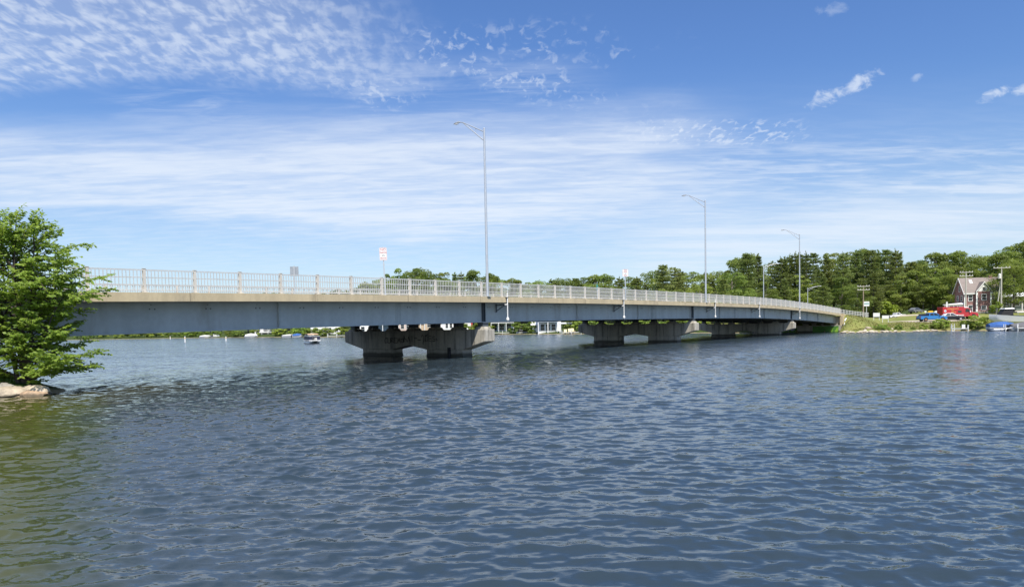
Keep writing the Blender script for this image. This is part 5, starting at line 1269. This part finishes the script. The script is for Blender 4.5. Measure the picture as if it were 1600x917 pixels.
lights(o, 2.28, 1.8, 0.68, 'lamp_clear', 'headlight', 0.12); lights(o, -2.28, 1.8, 0.85, 'lamp_red', 'tail_light', 0.14)
# red rescue truck with box body and bonnet
X, Y = pos(1494, 158)
o = thing('rescue_truck', 'red fire rescue truck with long box body, gold lettering and short bonnet', 'truck', (X, Y, gz(X, Y)+0.05), R(-4))
m_ = MB(); m_.box(-3.6, 1.15, -1.22, 1.22, 0.62, 2.85); b_ = m_.build('box_body', 'car_red', o); bv = b_.modifiers.new('bevel', 'BEVEL'); bv.width = 0.05; bv.segments = 2
m_ = MB(); m_.prism([(1.17,0.6),(1.17,2.55),(1.5,2.62),(2.35,2.5),(2.95,1.62),(2.95,0.6)], 'y', -1.1, 1.1); cb = m_.build('cab', 'car_red', o); bv = cb.modifiers.new('bevel', 'BEVEL'); bv.width = 0.06; bv.segments = 2
m_ = MB(); m_.prism([(2.96,0.62),(2.96,1.62),(4.25,1.42),(4.45,1.2),(4.48,0.62)], 'y', -0.95, 0.95); hb = m_.build('bonnet', 'car_red', o); bv = hb.modifiers.new('bevel', 'BEVEL'); bv.width = 0.1; bv.segments = 3
m_ = MB(); m_.prism([(1.45,1.62),(1.5,2.4),(2.2,2.36),(2.72,1.62)], 'y', -1.125, -1.102); m_.build('window', 'window_glass', o)
m_ = MB(); m_.prism([(1.45,1.62),(1.5,2.4),(2.2,2.36),(2.72,1.62)], 'y', 1.102, 1.125); m_.build('window', 'window_glass', o)
m_ = MB(); m_.hexa([(2.40,-0.95,2.42),(2.90,-0.95,1.70),(2.90,0.95,1.70),(2.40,0.95,2.42)], [(2.46,-0.95,2.46),(2.99,-0.95,1.70),(2.99,0.95,1.70),(2.46,0.95,2.46)]); m_.build('windscreen', 'window_blue', o)
m_ = MB(); m_.box(-0.25, 0.55, -1.245, -1.223, 1.55, 1.95); m_.build('window', 'window_glass', o)
m_ = MB(); m_.box(-3.55, 1.1, -1.24, -1.223, 0.95, 1.05); m_.build('stripe', 'white_paint', o)
m_ = MB(); m_.prism([(-3.05+0.26*math.cos(a*PI/8), 1.95+0.26*math.sin(a*PI/8)) for a in range(16)], 'y', -1.243, -1.223); em = m_.build('emblem', 'white_paint', o)
m_ = MB(); m_.prism([(-3.05+0.13*math.cos(a*PI/8), 1.95+0.13*math.sin(a*PI/8)) for a in range(16)], 'y', -1.25, -1.2435); m_.build('emblem_centre', 'car_blue', em)
text_mesh('WINNISQUAM', 0.42, 'gold_letter', 'lettering', o, (-1.45, -1.232, 2.42), (PI/2, 0, 0), xs=0.95)
text_mesh('FIRE', 0.30, 'gold_letter', 'lettering', o, (-1.45, -1.232, 2.02), (PI/2, 0, 0)); text_mesh('RESCUE', 0.32, 'gold_letter', 'lettering', o, (-1.2, -1.232, 1.62), (PI/2, 0, 0))
m_ = MB(); m_.box(1.3, 2.1, -0.9, 0.9, 2.64, 2.85); m_.build('light_bar', 'lamp_clear', o)
for x in (-2.3, 3.3):
    for y in (-1.05, 1.05): wheel(o, x, y, 0.5, 0.3, 'rim_silver')
    m_ = MB(); m_.prism([(x+0.68*math.cos(a*PI/10), max(0.6, 0.5+0.68*math.sin(a*PI/10))) for a in range(11)], 'y', -1.245 if x < 0 else -1.0, -0.9); m_.build('wheel_arch', 'car_black', o)
lights(o, 4.46, 1.9, 0.95, 'lamp_clear', 'headlight', 0.2); m_ = MB(); m_.box(4.44, 4.62, -1.1, 1.1, 0.45, 0.68); m_.build('bumper', 'galvanised', o)
m_ = MB(); m_.box(2.3, 2.5, -1.42, -1.2, 1.55, 1.95); m_.build('mirror', 'car_white', o)
# white pickup climbing the lane
X, Y = pos(1401, 201)
low = [(-2.75,0.5),(-2.75,1.05),(-0.5,1.05),(1.3,1.1),(2.4,1.02),(2.65,0.8),(2.65,0.5)]; cab = [(-0.55,1.06),(-0.4,1.72),(0.5,1.72),(1.25,1.08)]
o = vehicle('pickup_truck', 'white pickup on the slope beside the round yellow green shrub', 'pickup', X, Y, R(10), 5.4, 1.9, low, cab, 1.5, ('car_white', 'car_white'), [(-1.7, 0.38), (1.7, 0.38)],
            [[(-0.38,1.15),(-0.28,1.62),(0.35,1.62),(0.35,1.15)], [(0.42,1.15),(0.42,1.6),(0.95,1.15)]], pitch=R(-4))
lights(o, 2.62, 1.9, 0.85, 'lamp_clear', 'headlight'); lights(o, -2.78, 1.9, 0.9, 'lamp_red', 'tail_light')
# grey car nose-down by the wood
X, Y = pos(1431.5, 200)
low = [(-2.1,0.35),(-2.15,0.95),(0.9,0.95),(2.0,0.8),(2.1,0.35)]; cab = [(-1.8,0.96),(-1.2,1.5),(0.1,1.5),(1.0,0.95)]
o = vehicle('parked_car', 'dark grey car parked at the edge of the wood above the lane', 'car', X, Y, R(24), 4.2, 1.75, low, cab, 1.3, ('car_grey', 'car_grey'), [(-1.3, 0.33), (1.35, 0.33)],
            [[(-1.45,1.0),(-1.1,1.42),(0.05,1.42),(0.7,1.0)]])
lights(o, 2.08, 1.75, 0.72, 'lamp_clear', 'headlight')

# ------------------------------------------------------------------ boats
def hull(mb, L, w, z0, z1, zd, mi=0, n=10, bow=0.35, flare=0.75):
    """V hull along +X: keel z0, chine, sheer zd at bow z1"""
    rings = []
    for i in range(n+1):
        f = i/n; x = -L/2+L*f; tb = max(0.02, 1-max(0, (f-(1-bow))/bow)**2.0); hw = w/2*tb
        ks = z0+(zd-z0)*max(0, (f-0.6)/0.4)**2*0.8; zs = zd+(z1-zd)*f**2
        rings.append([(x, -hw, zs), (x, -hw*flare, ks+(zs-ks)*0.35), (x, 0, ks), (x, hw*flare, ks+(zs-ks)*0.35), (x, hw, zs)])
    vs = [p_ for r_ in rings for p_ in r_]; fs = []
    for i in range(n):
        for k in range(4): fs.append((i*5+k, (i+1)*5+k, (i+1)*5+k+1, i*5+k+1))
        fs.append((i*5+4, (i+1)*5+4, (i+1)*5, i*5))
    fs.append((0, 1, 2, 3, 4)); fs.append(tuple(n*5+k for k in (4, 3, 2, 1, 0))); mb.add(vs, fs, mi)
def motor(o, x, z, mat='car_black'):
    m_ = MB(); m_.hexa([(x-0.5,-0.2,z+0.1),(x-0.02,-0.2,z+0.1),(x-0.02,0.2,z+0.1),(x-0.5,0.2,z+0.1)], [(x-0.42,-0.16,z+0.75),(x-0.1,-0.16,z+0.7),(x-0.1,0.16,z+0.7),(x-0.42,0.16,z+0.75)])
    m_.box(x-0.35, x-0.15, -0.08, 0.08, z-0.7, z+0.1); m_.build('outboard_motor', mat, o)
# moving pontoon boat
def pontoon_boat(name, label, X, Y, rz, L=7.2, w=2.5, top='canvas_tan', fence='canvas_navy', z=0.0, bimini=True, cover=None, group=None, ch=2.42):
    o = thing(name, label, 'boat', (X, Y, z), rz, group)
    for y in (-w/2+0.35, w/2-0.35):
        m_ = MB(); m_.tube([(-L/2,y,0.18), (L/2-0.9,y,0.18), (L/2-0.35,y,0.26), (L/2,y,0.42)], [0.31,0.31,0.22,0.04], 12); m_.build('pontoon', 'aluminium', o, smooth='auto')
    m_ = MB(); m_.box(-L/2+0.1, L/2-0.15, -w/2, w/2, 0.50, 0.64); m_.build('deck', 'hull_white', o)
    if cover is None:
        m_ = MB(); t_ = 0.05; x0, x1, y1 = -L/2+0.6, L/2-0.5, w/2-0.05
        for (a, b_, c_, d_) in ((x0, x1, -y1, -y1+t_), (x0, x1, y1-t_, y1), (x0, x0+t_, -y1+t_, y1-t_), (x1-t_, x1, -y1+t_, -0.45), (x1-t_, x1, 0.45, y1-t_)): m_.box(a, b_, c_, d_, 0.66, 1.28)
        m_.build('fence_panel', fence, o)
        m_ = MB()
        for y in (-y1, y1): m_.tube([(x0,y,1.32), (x1,y,1.32)], 0.035, 6)
        m_.tube([(x1,-y1,1.32), (x1,y1,1.32)], 0.035, 6); m_.build('grab_rail', 'aluminium', o)
        m_ = MB(); m_.box(x0+0.3, x0+1.9, -y1+0.1, y1-0.1, 0.66, 1.1); m_.box(x0+0.15, x0+0.35, -y1+0.1, y1-0.1, 0.66, 1.45); m_.box(x1-1.8, x1-0.3, y1-0.7, y1-0.1, 0.66, 1.05); m_.build('seat', 'off_white', o)
        m_ = MB(); m_.box(-0.2, 0.4, -y1+0.15, -y1+0.8, 0.66, 1.55); m_.build('console', 'hull_white', o)
    if bimini:
        m_ = MB(); n = 6
        P_ = [(-1.9+3.3*i/n, ch+0.16*math.sin(PI*i/n)) for i in range(n+1)]; m_.prism(P_+[(x, zz-0.05) for x, zz in P_[::-1]], 'y', -w/2+0.1, w/2-0.1); m_.build('canopy', top, o)
        m_ = MB()
        for y in (-w/2+0.12, w/2-0.12):
            for x in (-1.8, 1.3): m_.tube([(-0.3,y,1.3), (x,y,ch-0.02)], 0.022, 5)
        m_.build('canopy_frame', 'aluminium', o)
    motor(o, -L/2+0.1, 0.45); return o
PBX, PBY = pos(488, 122)
pontoon_boat('pontoon_boat', 'navy and white pontoon boat with tan canopy under way, left of the first pier', PBX, PBY, R(-62), 5.4, 2.0, ch=1.62)
# moored boat with dark cover, right of the first pier
def covered_boat(name, label, px, d, L, w, cover, rz, z=0.0, peak=0.55, group=None):
    X, Y = pos(px, d); o = thing(name, label, 'boat', (X, Y, z), rz, group)
    m_ = MB(); hull(m_, L, w, -0.25, 0.95, 0.72); m_.build('hull', 'hull_white', o, smooth='auto')
    m_ = MB(); n = 8; top_ = []
    for i in range(n+1):
        f = i/n; x = -L/2+0.15+(L-0.5)*f; tb = max(0.05, 1-max(0, (f-0.65)/0.35)**2); hw = w/2*tb+0.03; zz = 0.74+0.2*f**2
        top_.append([(x, -hw, zz-0.14), (x, -hw*0.98, zz+0.03), (x, 0, zz+peak*(1-abs(f-0.45)*1.1)), (x, hw*0.98, zz+0.03), (x, hw, zz-0.14)])
    vs = [p_ for r_ in top_ for p_ in r_]; fs = [(i*5+k, (i+1)*5+k, (i+1)*5+k+1, i*5+k+1) for i in range(n) for k in range(4)]+[(0,1,2,3,4), tuple(n*5+k for k in (4,3,2,1,0))]
    m_.add(vs, fs); m_.build('cover', cover, o, smooth='auto'); motor(o, -L/2+0.05, 0.3); return o
pontoon_boat('pontoon_boat', 'moored pontoon boat with a black canopy at the far shore, right of the first pier', *pos(822, 209), R(172), 5.6, top='canvas_black', fence='canvas_black')
BG = 'white boats moored along the far shore'
covered_boat('motor_boat', 'white boat moored at the far shore, left half of the gap under the left span', 322, 318, 5, 2.0, 'off_white', R(10), group=BG)
covered_boat('motor_boat', 'white boat with a tall peaked cover at the far shore under the left span', 338, 315, 4.6, 2.0, 'off_white', R(-20), peak=1.6, group=BG)
covered_boat('motor_boat', 'white covered boat at the far shore, right of the two others under the left span', 394, 285, 5.2, 2.0, 'off_white', R(5), peak=1.0, group=BG)
covered_boat('motor_boat', 'long low white boat at the far shore just left of the moving pontoon boat', 454, 254, 5.5, 2.0, 'off_white', R(4), peak=0.4, group=BG)
covered_boat('motor_boat', 'blue covered boat at the far shore directly behind the moving pontoon boat', 466, 250, 4.0, 1.8, 'canvas_blue', R(25), peak=0.7, group=BG)
def buoy(px, d, label, h=1.5):
    X, Y = pos(px, d); o = thing('buoy', label, 'buoy', (X, Y, 0), group='white buoys on the lake')
    m_ = MB(); m_.tube([(0,0,-0.3), (0,0,h*0.55), (0,0,h)], [0.16,0.15,0.12], 10); m_.build('float', 'white_paint', o, smooth='auto'); m_ = MB(); m_.tube([(0,0,h*0.62), (0,0,h*0.75)], 0.15, 10); m_.build('band', 'yellow_paint', o)
buoy(290, 175, 'white spar buoy on open water under the left span, nearest the left end'); buoy(354, 185, 'white spar buoy on open water midway under the left span', 1.2); buoy(267, 280, 'smallest, farthest white buoy near the far shore', 1.2)
# docks on the far shore
def dock(px, d, L, w, rz, label, z=0.45, group='white docks'):
    X, Y = pos(px, d); o = thing('dock', label, 'dock', (X, Y, 0), rz, group); m_ = MB(); m_.box(-L/2, L/2, -w/2, w/2, z, z+0.14); m_.build('deck', 'off_white', o); n = max(1, int(L/2.5))
    for i in range(n+1):
        for y in (-w/2+0.06, w/2-0.06): x = -L/2+0.08+(L-0.16)*i/n; p_ = MB(); p_.tube([(x,y,-0.6), (x,y,z+0.75)], 0.055, 7); p_.build('post', 'white_paint', o)
    return o
dock(893, 184, 5.5, 1.2, R(10), 'small white dock with posts at the far shore below the open pavilion'); dock(527, 226, 6, 1.3, R(5), 'pale dock at the far shore just left of the first pier'); dock(786, 213, 6.5, 1.3, R(0), 'white dock at the foot of the large balcony house')
dk = dock(1500, 123.6, 2.7, 0.9, R(-28), 'white jetty with a ladder between two green shrubs on the right bank', z=0.35)
m_ = MB()
for x in (-1.25, -0.85): m_.tube([(x,-0.52,-0.4), (x,-0.52,1.35)], 0.045, 6)
for z in (0.0, 0.3, 0.6, 0.9): m_.tube([(-1.25,-0.52,z), (-0.85,-0.52,z)], 0.035, 6)
m_.build('ladder', 'white_paint', dk); m_ = MB(); m_.box(0.35, 0.85, 0.1, 0.35, 0.492, 1.15); m_.build('locker', 'white_paint', dk)
# boats at the right edge
pb = pontoon_boat('pontoon_boat', 'pontoon boat under a bright blue cover moored at the right edge', *pos(1565, 117.0), R(160), 4.2, 2.3, bimini=False, cover=1)
m_ = MB(); n = 6; rings = []
for i in range(n+1):
    f = i/n; x = -1.95+3.9*f; hh = 1.05+0.42*math.sin(PI*f)**0.7; rings.append([(x,-1.2,0.66), (x,-1.15,1.0), (x,-0.4,hh+0.12), (x,0.4,hh+0.12), (x,1.15,1.0), (x,1.2,0.66)])
vs = [p_ for r_ in rings for p_ in r_]; m_.add(vs, [(i*6+k, (i+1)*6+k, (i+1)*6+k+1, i*6+k+1) for i in range(n) for k in range(5)]+[tuple(range(6)), tuple(n*6+k for k in range(5, -1, -1))]); m_.build('cover', 'canvas_blue', pb, smooth='auto')
m_ = MB(); m_.box(-1.9, 1.9, -1.255, -1.22, 0.42, 0.63); m_.build('side_panel', 'hull_white', pb)
X, Y = pos(1590, 121); o = thing('cabin_cruiser', 'large white cruiser with black windscreen and grey cover on a lift, right edge', 'boat', (X, Y, 1.0), R(-192))
m_ = MB(); hull(m_, 9, 2.8, 0.0, 1.9, 1.35, bow=0.4); m_.build('hull', 'hull_white', o, smooth='auto')
m_ = MB(); hull(m_, 8.4, 2.95, 1.0, 1.9, 1.5, bow=0.4); m_.build('cover', 'canvas_grey', o, smooth='auto')
m_ = MB(); m_.hexa([(1.1,-1.15,1.55),(3.0,-0.9,1.7),(3.0,0.9,1.7),(1.1,1.15,1.55)], [(1.2,-1.0,2.75),(2.3,-0.85,2.75),(2.3,0.85,2.75),(1.2,1.0,2.75)]); m_.build('windscreen', 'canvas_black', o)
m_ = MB(); m_.hexa([(0.9,-1.15,2.76),(2.45,-1.0,2.76),(2.45,1.0,2.76),(0.9,1.15,2.76)], [(1.0,-1.0,2.92),(2.3,-0.9,2.92),(2.3,0.9,2.92),(1.0,1.0,2.92)]); m_.build('hardtop', 'hull_white', o)
m_ = MB(); m_.box(-4.2, 0.6, -1.2, 1.2, 2.1, 2.25); m_.build('canopy', 'hull_white', o)
m_ = MB()
for x in (-4.0, -1.8, 0.4):
    for y in (-1.1, 1.1): m_.tube([(x,y,1.3), (x,y,2.1)], 0.03, 5)
m_.build('canopy_frame', 'aluminium', o)
m_ = MB()
for x in (-3.2, 2.4):
    for y in (-1.5, 1.5): m_.tube([(x,y,-1.6), (x,y,0.6)], 0.08, 6)
    m_.box(x-0.12, x+0.12, -1.5, 1.5, 0.02, 0.2)
m_.build('lift_frame', 'galvanised', o)
covered_boat('motor_boat', 'dark grey covered motor boat low in the water at the very right edge', 1606, 114.8, 5.6, 2.2, 'canvas_grey', R(-10), peak=0.8)
dk = dock(1588, 114.6, 3.4, 1.0, R(-18), 'white dock with tall posts beside the blue covered pontoon boat', z=0.4)
dock(1606, 113.0, 2.8, 1.0, R(-30), 'white railed dock at the very right edge in front of the grey covered boat', z=0.4)
